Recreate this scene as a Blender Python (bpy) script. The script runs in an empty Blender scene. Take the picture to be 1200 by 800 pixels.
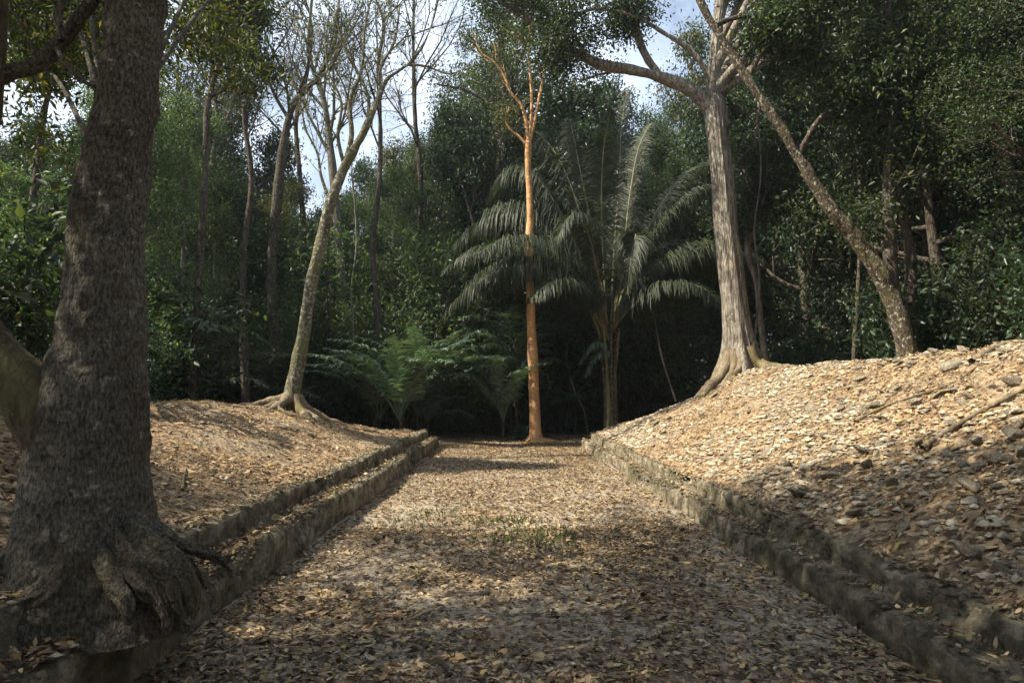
import bpy, math, random
import numpy as np
from mathutils import Vector

SC = bpy.context.scene
COL = SC.collection
R = math.radians
rs = np.random.default_rng(11)

# ------------------------------------------------------------------ camera model
CAM = np.array([0.0, 0.0, 1.6]); FPX = 800.0
PITCH = math.atan(65 / 800.0); YAW = math.atan(8 / 800.0)      # yaw to the right
Fw = np.array([math.sin(YAW) * math.cos(PITCH), math.cos(YAW) * math.cos(PITCH), math.sin(PITCH)])
Rt = np.array([math.cos(YAW), -math.sin(YAW), 0.0])
Up = np.cross(Rt, Fw)

def at(px, py, d):
    """point of the photograph's pixel (1200x800) at ground distance d"""
    v = (px - 600) / FPX * Rt + (400 - py) / FPX * Up + Fw
    return CAM + v * (d / v[1])

# ------------------------------------------------------------------ noise
def _h(ix, iy, iz, s):
    n = (ix * 374761393 + iy * 668265263 + iz * 2147483647 + s * 1274126177) & 0xffffffff
    n = ((n ^ (n >> 13)) * 1274126177) & 0xffffffff
    n = (n ^ (n >> 16)) & 0xffffffff
    return n / 4294967295.0 * 2 - 1

def vn(x, y, z=0.0, s=0):
    x, y, z = np.broadcast_arrays(np.asarray(x, float), np.asarray(y, float), np.asarray(z, float))
    ix, iy, iz = np.floor(x).astype(np.int64), np.floor(y).astype(np.int64), np.floor(z).astype(np.int64)
    fx, fy, fz = x - ix, y - iy, z - iz
    fx, fy, fz = [f * f * (3 - 2 * f) for f in (fx, fy, fz)]
    r = 0
    for dx in (0, 1):
        for dy in (0, 1):
            for dz in (0, 1):
                w = (fx if dx else 1 - fx) * (fy if dy else 1 - fy) * (fz if dz else 1 - fz)
                r = r + w * _h(ix + dx, iy + dy, iz + dz, s)
    return r

def fbm(x, y, z=0.0, s=0, o=3):
    r = 0; a = 1.0; f = 1.0
    for k in range(o):
        r = r + a * vn(np.asarray(x) * f, np.asarray(y) * f, np.asarray(z) * f, s + k * 17); a *= .5; f *= 2.03
    return r

def ss(a, b, x):
    t = np.clip((x - a) / (b - a), 0, 1); return t * t * (3 - 2 * t)

# ------------------------------------------------------------------ mesh helpers
class MB:
    def __init__(s): s.V = []; s.F = []; s.n = 0
    def add(s, V, *Fs):
        V = np.asarray(V, float).reshape(-1, 3)
        for F in Fs:
            if len(F): s.F.append(np.asarray(F, np.int64) + s.n)
        s.V.append(V); s.n += len(V)
    def mesh(s, name, mat, smooth=True):
        V = np.concatenate(s.V); me = bpy.data.meshes.new(name)
        me.vertices.add(len(V)); me.vertices.foreach_set('co', V.astype(np.float32).ravel())
        tot = np.concatenate([np.full(len(F), F.shape[1], np.int32) for F in s.F])
        lv = np.concatenate([F.ravel() for F in s.F]).astype(np.int32)
        me.loops.add(len(lv)); me.loops.foreach_set('vertex_index', lv)
        st = np.concatenate([[0], np.cumsum(tot)[:-1]]).astype(np.int32)
        me.polygons.add(len(tot)); me.polygons.foreach_set('loop_start', st); me.polygons.foreach_set('loop_total', tot)
        me.update(calc_edges=True)
        if smooth: me.polygons.foreach_set('use_smooth', np.ones(len(tot), bool))
        me.materials.append(mat); me.validate()
        return me

def link(name, data, parent=None, loc=(0, 0, 0)):
    o = bpy.data.objects.new(name, data); COL.objects.link(o); o.location = loc
    if parent is not None: o.parent = parent
    return o

def tag(o, label=None, cat=None, group=None, kind=None):
    if label: o['label'] = label
    if cat: o['category'] = cat
    if group: o['group'] = group
    if kind: o['kind'] = kind
    return o

def thing(name, label, cat, loc=(0, 0, 0), group=None):
    return tag(link(name, None, None, loc), label, cat, group)

def copy_tree(root, loc, rz=0.0, sc=1.0, label=None, group=None, cat=None, tilt=(0, 0)):
    r = root.copy(); COL.objects.link(r)
    r.location = loc; r.rotation_euler = (tilt[0], tilt[1], rz)
    r.scale = sc if hasattr(sc, '__len__') else (sc, sc, sc)
    tag(r, label, cat, group)
    for ch in KIDS[root.name]:
        c = ch.copy(); COL.objects.link(c); c.parent = r
    return r
KIDS = {}

def grid_faces(nu, nv, wrap=False):
    i = np.arange(nu - 1)[:, None]; j = np.arange(nv if wrap else nv - 1)[None, :]
    j2 = (j + 1) % nv
    return np.stack([i * nv + j, i * nv + j2, (i + 1) * nv + j2, (i + 1) * nv + j], -1).reshape(-1, 4)

def catmull(P, n):
    P = np.asarray(P, float); m = len(P)
    t = np.linspace(0, m - 1, n); i = np.clip(t.astype(int), 0, m - 2); f = (t - i)[:, None]
    g = lambda k: P[np.clip(k, 0, m - 1)]
    p0, p1, p2, p3 = g(i - 1), g(i), g(i + 1), g(i + 2)
    return .5 * (2 * p1 + (p2 - p0) * f + (2 * p0 - 5 * p1 + 4 * p2 - p3) * f * f + (3 * p1 - p0 - 3 * p2 + p3) * f ** 3)

def frames(P):
    T = np.gradient(P, axis=0); T /= np.linalg.norm(T, axis=1, keepdims=True) + 1e-9
    ref = np.array([1.0, 0, 0]) if abs(T[0][0]) < .8 else np.array([0, 1.0, 0])
    N = []
    n = ref - T[0] * ref.dot(T[0]); n /= np.linalg.norm(n)
    for t in T:
        n = n - t * n.dot(t); n /= np.linalg.norm(n) + 1e-9; N.append(n)
    N = np.array(N); return T, N, np.cross(T, N)

def tube(mb, P, rad, sides=8, disp=None, cap=True):
    P = np.asarray(P, float); n = len(P); rad = np.broadcast_to(rad, (n,))
    T, N, B = frames(P)
    th = np.linspace(0, 2 * math.pi, sides, endpoint=False)
    r = rad[:, None] * np.ones((1, sides))
    D = N[:, None] * np.cos(th)[None, :, None] + B[:, None] * np.sin(th)[None, :, None]
    if disp is not None: r = disp(P, D, r, th)
    V = (P[:, None] + D * r[..., None]).reshape(-1, 3)
    Fs = [grid_faces(n, sides, True)]
    if cap:
        V = np.vstack([V, P[-1] + T[-1] * rad[-1] * .5]); k = n * sides; j = np.arange(sides)
        Fs.append(np.stack([(n - 1) * sides + j, (n - 1) * sides + (j + 1) % sides, np.full(sides, k)], -1))
    mb.add(V, *Fs)

def bark_disp(amp=.04, fz=1.2, fr=9, seed=0, fine=.012):
    def f(P, D, r, th):
        X = P[:, None] + D * r[..., None]
        a = fbm(X[..., 0] * fz, X[..., 1] * fz, X[..., 2] * fz * .6, seed, 3)
        b = fbm(X[..., 0] * fr, X[..., 1] * fr, X[..., 2] * fr * .3, seed + 5, 2)
        return r * (1 + amp * 3 * a) + fine * b
    return f

def unit(v): return v / (np.linalg.norm(v, axis=-1, keepdims=True) + 1e-9)

def leaves(mb, C, D, Nn, L, W, fold=.25, droop=.15):
    """rhombic folded leaves: base C, direction D, normal N, length L, width W"""
    C = np.asarray(C); n = len(C); D = unit(D); Nn = unit(Nn - D * (Nn * D).sum(-1, keepdims=True)); S = np.cross(D, Nn)
    L = np.broadcast_to(L, (n,))[:, None]; W = np.broadcast_to(W, (n,))[:, None]
    mid = C + D * L * .45
    V = np.stack([C, mid + S * W * .5 + Nn * W * fold, C + D * L - Nn * L * droop, mid - S * W * .5 + Nn * W * fold], 1)
    k = np.arange(n)[:, None] * 4
    mb.add(V.reshape(-1, 3), k + np.array([0, 1, 2]), k + np.array([0, 2, 3]))

def rnd_dirs(n, rng, up=0.0):
    v = rng.normal(size=(n, 3)); v[:, 2] += up; return unit(v)

def leaf_cloud(mb, A, per, sig, L, rng, wr=.45, up=.7):
    """leaves in clumps round the anchors A"""
    C = np.repeat(A, per, 0) + rng.normal(size=(len(A) * per, 3)) * sig * np.array([1, 1, .7])
    n = len(C); D = rnd_dirs(n, rng, -.35); N = rnd_dirs(n, rng, up)
    l = L * rng.uniform(.55, 1.25, n)
    leaves(mb, C, D, N, l, l * wr)

# ------------------------------------------------------------------ materials
def M(name):
    m = bpy.data.materials.new(name); m.use_nodes = True
    nt = m.node_tree; nt.nodes.clear()
    out = nt.nodes.new('ShaderNodeOutputMaterial')
    return m, nt, out
def N_(nt, t, **kw):
    n = nt.nodes.new(t)
    for k, v in kw.items():
        if k in ('inputs',):
            for a, b in v.items(): n.inputs[a].default_value = b
        else: setattr(n, k, v)
    return n
def ramp(nt, fac, stops, interp='LINEAR'):
    r = nt.nodes.new('ShaderNodeValToRGB'); e = r.color_ramp.elements; r.color_ramp.interpolation = interp
    while len(e) < len(stops): e.new(.5)
    for q, (p, c) in zip(e, stops): q.position = p; q.color = (*c, 1)
    nt.links.new(fac, r.inputs[0]); return r.outputs[0]
def mixc(nt, fac, a, b, mode='MIX'):
    m = nt.nodes.new('ShaderNodeMix'); m.data_type = 'RGBA'; m.blend_type = mode
    for sock, v in ((m.inputs[0], fac), (m.inputs[6], a), (m.inputs[7], b)):
        if isinstance(v, bpy.types.NodeSocket): nt.links.new(v, sock)
        elif isinstance(v, (int, float)): sock.default_value = v
        else: sock.default_value = (*v, 1)
    return m.outputs[2]
def coords(nt, scale=(1, 1, 1), kind='Object'):
    tc = nt.nodes.new('ShaderNodeTexCoord'); mp = nt.nodes.new('ShaderNodeMapping'); mp.inputs['Scale'].default_value = scale
    nt.links.new(tc.outputs[kind], mp.inputs[0]); return mp.outputs[0]
def noise(nt, vec, scale, detail=4, rough=.55):
    n = nt.nodes.new('ShaderNodeTexNoise'); n.inputs['Scale'].default_value = scale
    n.inputs['Detail'].default_value = detail; n.inputs['Roughness'].default_value = rough
    nt.links.new(vec, n.inputs['Vector']); return n.outputs[0]
def voro(nt, vec, scale, feature='F1', out='Distance'):
    n = nt.nodes.new('ShaderNodeTexVoronoi'); n.feature = feature; n.inputs['Scale'].default_value = scale
    nt.links.new(vec, n.inputs['Vector']); return n.outputs[out]
def bump(nt, h, dist, strength=1.0, prev=None):
    b = nt.nodes.new('ShaderNodeBump'); b.inputs['Distance'].default_value = dist; b.inputs['Strength'].default_value = strength
    nt.links.new(h, b.inputs['Height'])
    if prev: nt.links.new(prev, b.inputs['Normal'])
    return b.outputs[0]
def principled(nt, out, col, rough=.8, normal=None, spec=.3):
    p = nt.nodes.new('ShaderNodeBsdfPrincipled')
    if isinstance(col, bpy.types.NodeSocket): nt.links.new(col, p.inputs['Base Color'])
    else: p.inputs['Base Color'].default_value = (*col, 1)
    if isinstance(rough, bpy.types.NodeSocket): nt.links.new(rough, p.inputs['Roughness'])
    else: p.inputs['Roughness'].default_value = rough
    p.inputs['Specular IOR Level'].default_value = spec
    if normal: nt.links.new(normal, p.inputs['Normal'])
    if out: nt.links.new(p.outputs[0], out.inputs[0])
    return p

def leaf_mat(name, stops, rough=.5, trans=.38, spec=.36, tint=(1.15, 1.3, .6)):
    m, nt, out = M(name)
    g = nt.nodes.new('ShaderNodeNewGeometry')
    col = ramp(nt, g.outputs['Random Per Island'], stops)
    p = principled(nt, None, col, rough, None, spec)
    t = nt.nodes.new('ShaderNodeBsdfTranslucent')
    nt.links.new(mixc(nt, 1.0, col, tint, 'MULTIPLY'), t.inputs[0])
    mx = nt.nodes.new('ShaderNodeMixShader'); mx.inputs[0].default_value = trans
    nt.links.new(p.outputs[0], mx.inputs[1]); nt.links.new(t.outputs[0], mx.inputs[2]); nt.links.new(mx.outputs[0], out.inputs[0])
    return m

def bark_mat(name, dark, light, vscale=(14, 14, 2.5), lich=None, moss=None, moss_amt=.5, bumpd=.02, rough=.9, ring=0.0, lich_amt=.62):
    m, nt, out = M(name)
    v = coords(nt, vscale); v1 = coords(nt, (1, 1, 1))
    n1 = noise(nt, v, 1.0, 8, .72); n2 = noise(nt, v1, 2.2, 5, .6)
    col = ramp(nt, n1, [(.40, dark), (.62, light)])
    col = mixc(nt, ramp(nt, n2, [(.35, (0, 0, 0)), (.7, (1, 1, 1))]), col, mixc(nt, 1.0, col, (.5, .45, .42), 'MULTIPLY'))
    if lich:
        n3 = noise(nt, v1, 13.0, 6, .7)
        col = mixc(nt, ramp(nt, n3, [(lich_amt - .04, (0, 0, 0)), (lich_amt + .03, (1, 1, 1))]), col, lich)
    if moss:
        n4 = noise(nt, v1, 1.6, 6, .7)
        col = mixc(nt, ramp(nt, n4, [(moss_amt - .08, (0, 0, 0)), (moss_amt + .1, (.85, .85, .85))]), col, moss)
    vv = voro(nt, v, .9, 'DISTANCE_TO_EDGE')
    hb = nt.nodes.new('ShaderNodeMath'); hb.operation = 'ADD'; nt.links.new(n1, hb.inputs[0]); nt.links.new(vv, hb.inputs[1])
    nb = bump(nt, hb.outputs[0], bumpd)
    if ring:
        w = nt.nodes.new('ShaderNodeTexWave'); w.bands_direction = 'Z'; w.inputs['Scale'].default_value = ring; w.inputs['Distortion'].default_value = 3
        nt.links.new(v1, w.inputs[0]); nb = bump(nt, w.outputs['Fac'], bumpd * .4, .5, nb)
    principled(nt, out, col, rough, nb, .2)
    return m

MAT = {}
MAT['bark_big'] = bark_mat('rough_grey_brown_bark', (.07, .06, .046), (.27, .25, .195), (62, 62, 28), lich=(.36, .35, .29), moss=(.10, .09, .04), moss_amt=.62, bumpd=.03, ring=5, lich_amt=.63)
MAT['bark_mossy'] = bark_mat('mossy_bark', (.07, .055, .035), (.20, .165, .10), (24, 24, 8), lich=(.32, .32, .24), moss=(.115, .105, .045), moss_amt=.52, bumpd=.015, lich_amt=.66)
MAT['bark_pale'] = bark_mat('pale_ridged_bark', (.13, .115, .09), (.46, .42, .35), (17, 17, 2.6), lich=(.5, .48, .42), moss=(.22, .20, .10), moss_amt=.66, bumpd=.06, lich_amt=.64)
MAT['bark_orange'] = bark_mat('orange_smooth_bark', (.54, .27, .11), (.76, .43, .19), (7, 7, 9), lich=(.62, .48, .32), moss=(.30, .22, .10), moss_amt=.6, bumpd=.02, rough=.7, lich_amt=.58)
MAT['bark_lean'] = bark_mat('greenish_lichen_bark', (.07, .066, .045), (.215, .205, .14), (16, 16, 8), lich=(.42, .41, .34), moss=(.11, .11, .045), moss_amt=.52, bumpd=.03, lich_amt=.58)
MAT['bark_dark'] = bark_mat('dark_forest_bark', (.04, .033, .025), (.14, .12, .09), (16, 16, 4), lich=(.24, .24, .2), bumpd=.03)
MAT['bark_mottled'] = bark_mat('mottled_brown_bark', (.045, .036, .026), (.145, .12, .085), (16, 16, 6), lich=(.33, .31, .24), moss=(.10, .095, .035), moss_amt=.6, bumpd=.03, lich_amt=.58)
MAT['bark_grey'] = bark_mat('grey_twig_bark', (.11, .10, .08), (.26, .24, .20), (16, 16, 4), bumpd=.02)
MAT['root'] = bark_mat('weathered_root_bark', (.12, .09, .06), (.30, .25, .17), (24, 24, 10), moss=(.16, .14, .035), moss_amt=.58, bumpd=.012)
MAT['leaf_dark'] = leaf_mat('dark_green_leaves', [(0, (.012, .022, .012)), (.5, (.022, .038, .019)), (.85, (.040, .062, .028)), (1, (.085, .10, .04))])
MAT['leaf_mid'] = leaf_mat('green_leaves', [(0, (.018, .032, .014)), (.5, (.034, .055, .024)), (.9, (.060, .085, .032)), (1, (.13, .14, .04))])
MAT['leaf_olive'] = leaf_mat('olive_yellowing_leaves', [(0, (.028, .042, .018)), (.5, (.055, .072, .028)), (.85, (.10, .11, .035)), (1, (.22, .17, .04))])
MAT['leaf_sunlit'] = leaf_mat('sunlit_green_leaves', [(0, (.035, .062, .028)), (.5, (.065, .105, .05)), (.9, (.11, .16, .07)), (1, (.22, .22, .07))], trans=.45)  # brighter green: sunlit, backlit look of the left woods put into the colour
MAT['leaf_under'] = leaf_mat('undergrowth_leaves', [(0, (.016, .032, .018)), (.5, (.030, .056, .030)), (1, (.065, .10, .05))], rough=.38)
MAT['frond'] = leaf_mat('palm_frond_green', [(0, (.022, .030, .019)), (.5, (.038, .050, .030)), (1, (.080, .090, .050))], rough=.55, trans=.3, spec=.35)
MAT['frond_sunlit'] = leaf_mat('sunlit_young_palm_green', [(0, (.05, .085, .05)), (.5, (.10, .15, .095)), (1, (.17, .23, .15))], rough=.4, trans=.2, spec=.5)  # lightened: sunlit look painted into the fronds, which stand in shade
MAT['frond_dry'] = leaf_mat('dry_palm_frond', [(0, (.13, .10, .06)), (1, (.28, .23, .15))], rough=.6, trans=.2)
MAT['rachis'] = principled  # replaced below
m, nt, out = M('palm_midrib'); principled(nt, out, ramp(nt, noise(nt, coords(nt), 5), [(.3, (.10, .11, .05)), (.7, (.22, .2, .1))]), .5); MAT['rachis'] = m
MAT['litter'] = leaf_mat('dry_fallen_leaves', [(0, (.040, .027, .018)), (.3, (.105, .072, .045)), (.55, (.22, .145, .08)), (.78, (.36, .255, .14)), (.95, (.49, .385, .24)), (.985, (.42, .30, .07)), (1, (.28, .25, .06))],
                         rough=.7, trans=.12, spec=.2, tint=(1.1, 1.0, .75))
MAT['grass'] = leaf_mat('short_grass', [(0, (.06, .09, .03)), (1, (.15, .19, .07))], .5)

def ground_mat(name, sand, dark, leafy, leafamt):
    m, nt, out = M(name)
    v = coords(nt)
    n1 = noise(nt, v, .9, 6, .6); n2 = noise(nt, v, 14, 6, .7)
    base = mixc(nt, ramp(nt, n2, [(.35, (0, 0, 0)), (.65, (1, 1, 1))]), dark, sand)
    # fallen-leaf speckle between the modelled leaves
    vv = nt.nodes.new('ShaderNodeTexVoronoi'); vv.inputs['Scale'].default_value = 17; nt.links.new(v, vv.inputs['Vector'])
    sep = nt.nodes.new('ShaderNodeSeparateColor'); nt.links.new(vv.outputs['Color'], sep.inputs[0])
    lc = ramp(nt, sep.outputs[0], [(0, leafy[0]), (.5, leafy[1]), (1, leafy[2])])
    mk = ramp(nt, n1, [(leafamt - .12, (1, 1, 1)), (leafamt + .12, (0, 0, 0))])
    col = mixc(nt, mk, base, lc)
    h = nt.nodes.new('ShaderNodeMath'); h.operation = 'ADD'; nt.links.new(n2, h.inputs[0]); nt.links.new(vv.outputs['Distance'], h.inputs[1])
    principled(nt, out, col, .95, bump(nt, h.outputs[0], .02), .1)
    return m
LF = [(.09, .055, .03), (.22, .15, .085), (.38, .28, .17)]
MAT['path'] = ground_mat('dusty_path_earth', (.36, .315, .245), (.21, .175, .13), LF, .42)
MAT['bank'] = ground_mat('stony_bank_earth', (.33, .285, .215), (.15, .125, .09), LF, .60)

def stone_mat(name, dark, light, moss):
    m, nt, out = M(name)
    v = coords(nt); n1 = noise(nt, v, 3.5, 8, .7); n2 = noise(nt, v, 1.1, 4, .6); n3 = noise(nt, v, 26, 5, .7)
    col = ramp(nt, n1, [(.38, dark), (.62, light)])
    va = nt.nodes.new('ShaderNodeVectorMath'); va.operation = 'MULTIPLY_ADD'; va.inputs[1].default_value = (.22, .22, .22)
    nw = nt.nodes.new('ShaderNodeTexNoise'); nw.inputs['Scale'].default_value = 6; nt.links.new(v, nw.inputs['Vector']); nt.links.new(nw.outputs['Color'], va.inputs[0]); nt.links.new(v, va.inputs[2])
    vc = nt.nodes.new('ShaderNodeTexVoronoi'); vc.inputs['Scale'].default_value = 9; nt.links.new(va.outputs[0], vc.inputs['Vector'])
    sp = nt.nodes.new('ShaderNodeSeparateColor'); nt.links.new(vc.outputs['Color'], sp.inputs[0])
    col = mixc(nt, .5, col, mixc(nt, 1, col, ramp(nt, sp.outputs[0], [(0, (.35, .33, .3)), (.5, (1, .97, .9)), (1, (1.8, 1.75, 1.6))]), 'MULTIPLY'))
    col = mixc(nt, ramp(nt, n3, [(.35, (0, 0, 0)), (.7, (.6, .6, .6))]), col, mixc(nt, 1, col, (.55, .5, .45), 'MULTIPLY'))
    col = mixc(nt, ramp(nt, n2, [(.48, (0, 0, 0)), (.68, (.8, .8, .8))]), col, moss)
    nb = bump(nt, n1, .07, 1); nb = bump(nt, vc.outputs['Distance'], .022, 1, nb); nb = bump(nt, n3, .03, 1, nb)
    principled(nt, out, col, .95, nb, .15)
    return m
MAT['masonry'] = stone_mat('weathered_limestone_masonry', (.11, .095, .065), (.33, .29, .215), (.085, .08, .04))
MAT['rock'] = stone_mat('pale_limestone_rock', (.38, .33, .25), (.68, .61, .49), (.36, .31, .21))

# ------------------------------------------------------------------ terrain
WL, WR = -2.07, 2.42           # faces of the low walls
def fz_left(x, y):
    s = -x - 2.45
    e = 1 - ss(15.5, 24.5, y + .35 * np.minimum(s, 6))
    prof = .52 + (1.02 * ss(-.8, 4.2, s) - .06) * e - .05 * np.clip(s - 5, 0, 99)
    prof = np.where(s > 5, np.maximum(prof, .4), prof)
    end = 1 - ss(20.8, 23.0, y + .12 * np.clip(s, 0, 8))
    return np.maximum(prof * end, -.15) 
def fz_right(x, y):
    s = x - 2.72
    e = 1 - ss(18.5, 27.5, y)
    up = .46 * np.minimum(s, 4.1) + .05 * np.clip(s - 4.1, 0, 8)
    prof = .40 + up * e
    end = 1 - ss(21.6, 24.0, y - .30 * np.clip(s, 0, 6))
    return np.maximum(prof * end, -.15)
def hz(x, y):
    x = np.asarray(x, float); y = np.asarray(y, float)
    z = .018 * fbm(x * .8, y * .8, 0, 3) + .02 * ss(2.2, .3, 2.4 - np.abs(x)) + 0 * x
    n = .07 * fbm(x * .9, y * .9, 0, 8) + .035 * fbm(x * 3.1, y * 3.1, 0, 9)
    L = fz_left(x, y); Rr = fz_right(x, y)
    z = np.where(x < -2.35, np.where(L > .02, L + n * ss(2.35, 2.9, -x), z), z)
    z = np.where(x > 2.62, np.where(Rr > .02, Rr + n * ss(2.62, 3.2, x), z), z)
    return z
def wobl(y): return .05 * fbm(np.asarray(y) * .7, 1.3, 0, 21) 
def wobr(y): return .06 * fbm(np.asarray(y) * .7, 4.3, 0, 22)
def surf(x, y):
    """top of whatever lies there: path, wall ledge or bank"""
    z = hz(x, y)
    wl = WL + wobl(y); wr = WR + wobr(y)
    z = np.where((x < wl) & (x > -2.42) & (y < 21.5), .385, z)
    z = np.where((x > wr) & (x < 2.70) & (y < 22), .275, z)
    z = np.where((x <= -2.38) & (x > -2.56) & (y < 21.5), np.maximum(z, .60), z)
    z = np.where((x >= 2.66) & (x < 2.84) & (y < 22), np.maximum(z, .47), z)
    return z

def sheet(name, xs, ys, zf, mat, label=None):
    X, Y = np.meshgrid(xs, ys, indexing='ij'); Z = zf(X, Y)
    mb = MB(); mb.add(np.stack([X, Y, Z], -1), grid_faces(len(xs), len(ys))[:, ::-1])
    o = link(name, mb.mesh(name, mat)); tag(o, kind='structure'); return o

xs = np.concatenate([np.linspace(-400, -34, 16), np.linspace(-30, -5, 26), np.linspace(-4.5, 4.5, 91), np.linspace(5, 30, 26), np.linspace(34, 400, 16)])
ys = np.concatenate([np.linspace(-200, -10, 12), np.linspace(-6, 1.5, 12), np.linspace(2, 12, 110), np.linspace(12.4, 34, 55), np.linspace(38, 600, 20)])
def zg(X, Y):
    z = .018 * fbm(X * .8, Y * .8, 0, 3) + .02 * ss(2.2, .3, 2.4 - np.abs(X)) + .03 * fbm(X * .3, Y * .3, 0, 5) * ss(24, 30, Y)
    inb = (np.abs(X) > 2.6) & (Y < 24)
    return np.where(inb, z - .35, z)
sheet('ground', xs, ys, zg, MAT['path'])
ysb = np.concatenate([np.linspace(-8, 2, 22), np.linspace(2.1, 10, 130), np.linspace(10.1, 27, 150)])
sheet('bank_left', np.concatenate([-np.linspace(30, 9, 30), -np.linspace(8.8, 2.44, 110)]), ysb, lambda X, Y: np.where(fz_left(X, Y) > .02, hz(X, Y), -.1), MAT['bank'])
sheet('bank_right', np.concatenate([np.linspace(2.74, 9, 110), np.linspace(9.3, 34, 30)]), ysb, lambda X, Y: np.where(fz_right(X, Y) > .02, hz(X, Y), -.1), MAT['bank'])

# ------------------------------------------------------------------ low stone walls (two steps on each side)
STONE = (unit(np.array([[0, 0, 1.], [1, 0, 0], [0, 1, 0], [-1, 0, 0], [0, -1, 0], [.7, .7, .5], [-.7, .7, .5], [-.7, -.7, .5], [.7, -.7, .5]])) ,
    np.array([[0, 5, 6], [0, 6, 7], [0, 7, 8], [0, 8, 5], [5, 1, 2], [5, 2, 6], [6, 2, 3], [6, 3, 7], [7, 3, 4], [7, 4, 8], [8, 4, 1], [8, 1, 5]]))
def wall(name, label, sgn, face, back, zb, zt, y0, y1, wob, seed, rag):
    ya = np.concatenate([np.linspace(y0, 2, 20), np.linspace(2.05, 9, 240), np.linspace(9.05, y1, 260)])
    u = np.concatenate([[(0, zb)] * 0 + [(0, zb + (zt - zb) * t) for t in np.linspace(0, .9, 12)], [(.012, zt - .012), (.03, zt)], [((abs(back - face)) * t, zt) for t in np.linspace(.25, 1, 6)], [(abs(back - face) + .01, zt - .15)]])
    U = np.broadcast_to(u[None], (len(ya), len(u), 2)); Y = np.broadcast_to(ya[:, None], U.shape[:2])
    a = fbm(Y * 2.6, U[..., 1] * 5, U[..., 0] * 5, seed, 4); b = fbm(Y * 9, U[..., 1] * 12, U[..., 0] * 9, seed + 3, 3)
    c = fbm(Y * 1.1, 0, 0, seed + 7, 3)
    ero = np.clip(fbm(Y * .55, 3.3, 0, seed + 11, 3) - .25, 0, 1) * rag
    cr = (U[..., 1] > zb + (zt - zb) * .58).astype(int); bo = np.zeros_like(a); gr = np.zeros_like(a)
    for q in (0, 1):
        rb = np.random.default_rng(seed + q); bd = np.cumsum(rb.uniform(.16, .55, 120)) + y0 - .2; ov = rb.uniform(-1, 1, 140); ii = np.searchsorted(bd, Y + .04 * a)
        dd = np.minimum(np.abs(Y + .04 * a - bd[np.clip(ii, 0, 119)]), np.abs(Y + .04 * a - bd[np.clip(ii - 1, 0, 119)]))
        bo = np.where(cr == q, ov[ii], bo); gr = np.where(cr == q, np.exp(-(dd / .022) ** 2), gr)
    hfrac = np.clip((U[..., 1] - zb) / (zt - zb), 0, 1)
    off = (a * .022 + b * .016 + bo * .014 - gr * .015) * (.4 + .6 * hfrac) - (.03 + .4 * ero) * hfrac ** 3 * .5
    X = face + wob(Y) - sgn * off * 1.0 * 1 + sgn * U[..., 0]
    X = np.where(U[..., 0] < .02, X, face + wob(Y) + sgn * U[..., 0] + sgn * (.02 + .25 * ero))
    Z = U[..., 1] + hfrac * (c * .018 + bo * .010 - gr * .02 + a * .008 + b * .014 - ero * .15)
    # each end of the wall slumps into the ground
    Z = Z - hfrac * (zt - zb) * ss(y1 - .5, y1, Y)
    mb = MB(); F = grid_faces(len(ya), len(u)); 
    mb.add(np.stack([X, Y, Z], -1), F if sgn < 0 else F[:, ::-1])
    w_ = tag(link(name, mb.mesh(name, MAT['masonry'])), label, 'stone wall')
    rng = np.random.default_rng(seed); n = 2600; y = rng.uniform(2.5, y1 - .3, n) ; ze = rng.uniform(0, 1, n) ** .5; s = rng.uniform(.014, .045, n) * rng.uniform(.5, 1, n)
    on = rng.uniform(size=n) < .35
    zz = np.where(on, zt + .0, zb + (zt - zb) * ze - .02); off = np.where(on, rng.uniform(.03, .2, n), .012 * (1 - 0) + .03 * ze)
    base, F = STONE; V = base[None] * rng.uniform(.6, 1.25, (n, 9, 1)) * s[:, None, None] * np.stack([rng.uniform(.5, .9, n), rng.uniform(.8, 1.8, n), rng.uniform(.5, .9, n)], -1)[:, None]
    V[..., 0] += (face + wob(y) + sgn * off)[:, None]; V[..., 1] += y[:, None]; V[..., 2] += zz[:, None]
    m2 = MB(); m2.add(V.reshape(-1, 3), (np.arange(n)[:, None, None] * 9 + F[None]).reshape(-1, 3)); tag(link('rubble', m2.mesh('rubble', MAT['masonry'], False), w_), kind='stuff')
    return w_
wall('stone_wall', 'lower stone step along the left edge of the path', -1, WL, -2.45, -.1, .35, -4, 21.8, wobl, 31, .6)
wall('stone_wall', 'upper stone step at the foot of the left bank', -1, -2.36, -2.62, .25, .57, -4, 21.4, wobl, 47, 1.0)
wall('stone_wall', 'lower stone step along the right edge of the path', 1, WR, 2.74, -.1, .245, -4, 22.3, wobr, 63, .5)
wall('stone_wall', 'upper worn stone step at the foot of the right bank', 1, 2.68, 2.95, .15, .44, -4, 22.0, wobr, 79, 1.0)

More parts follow.
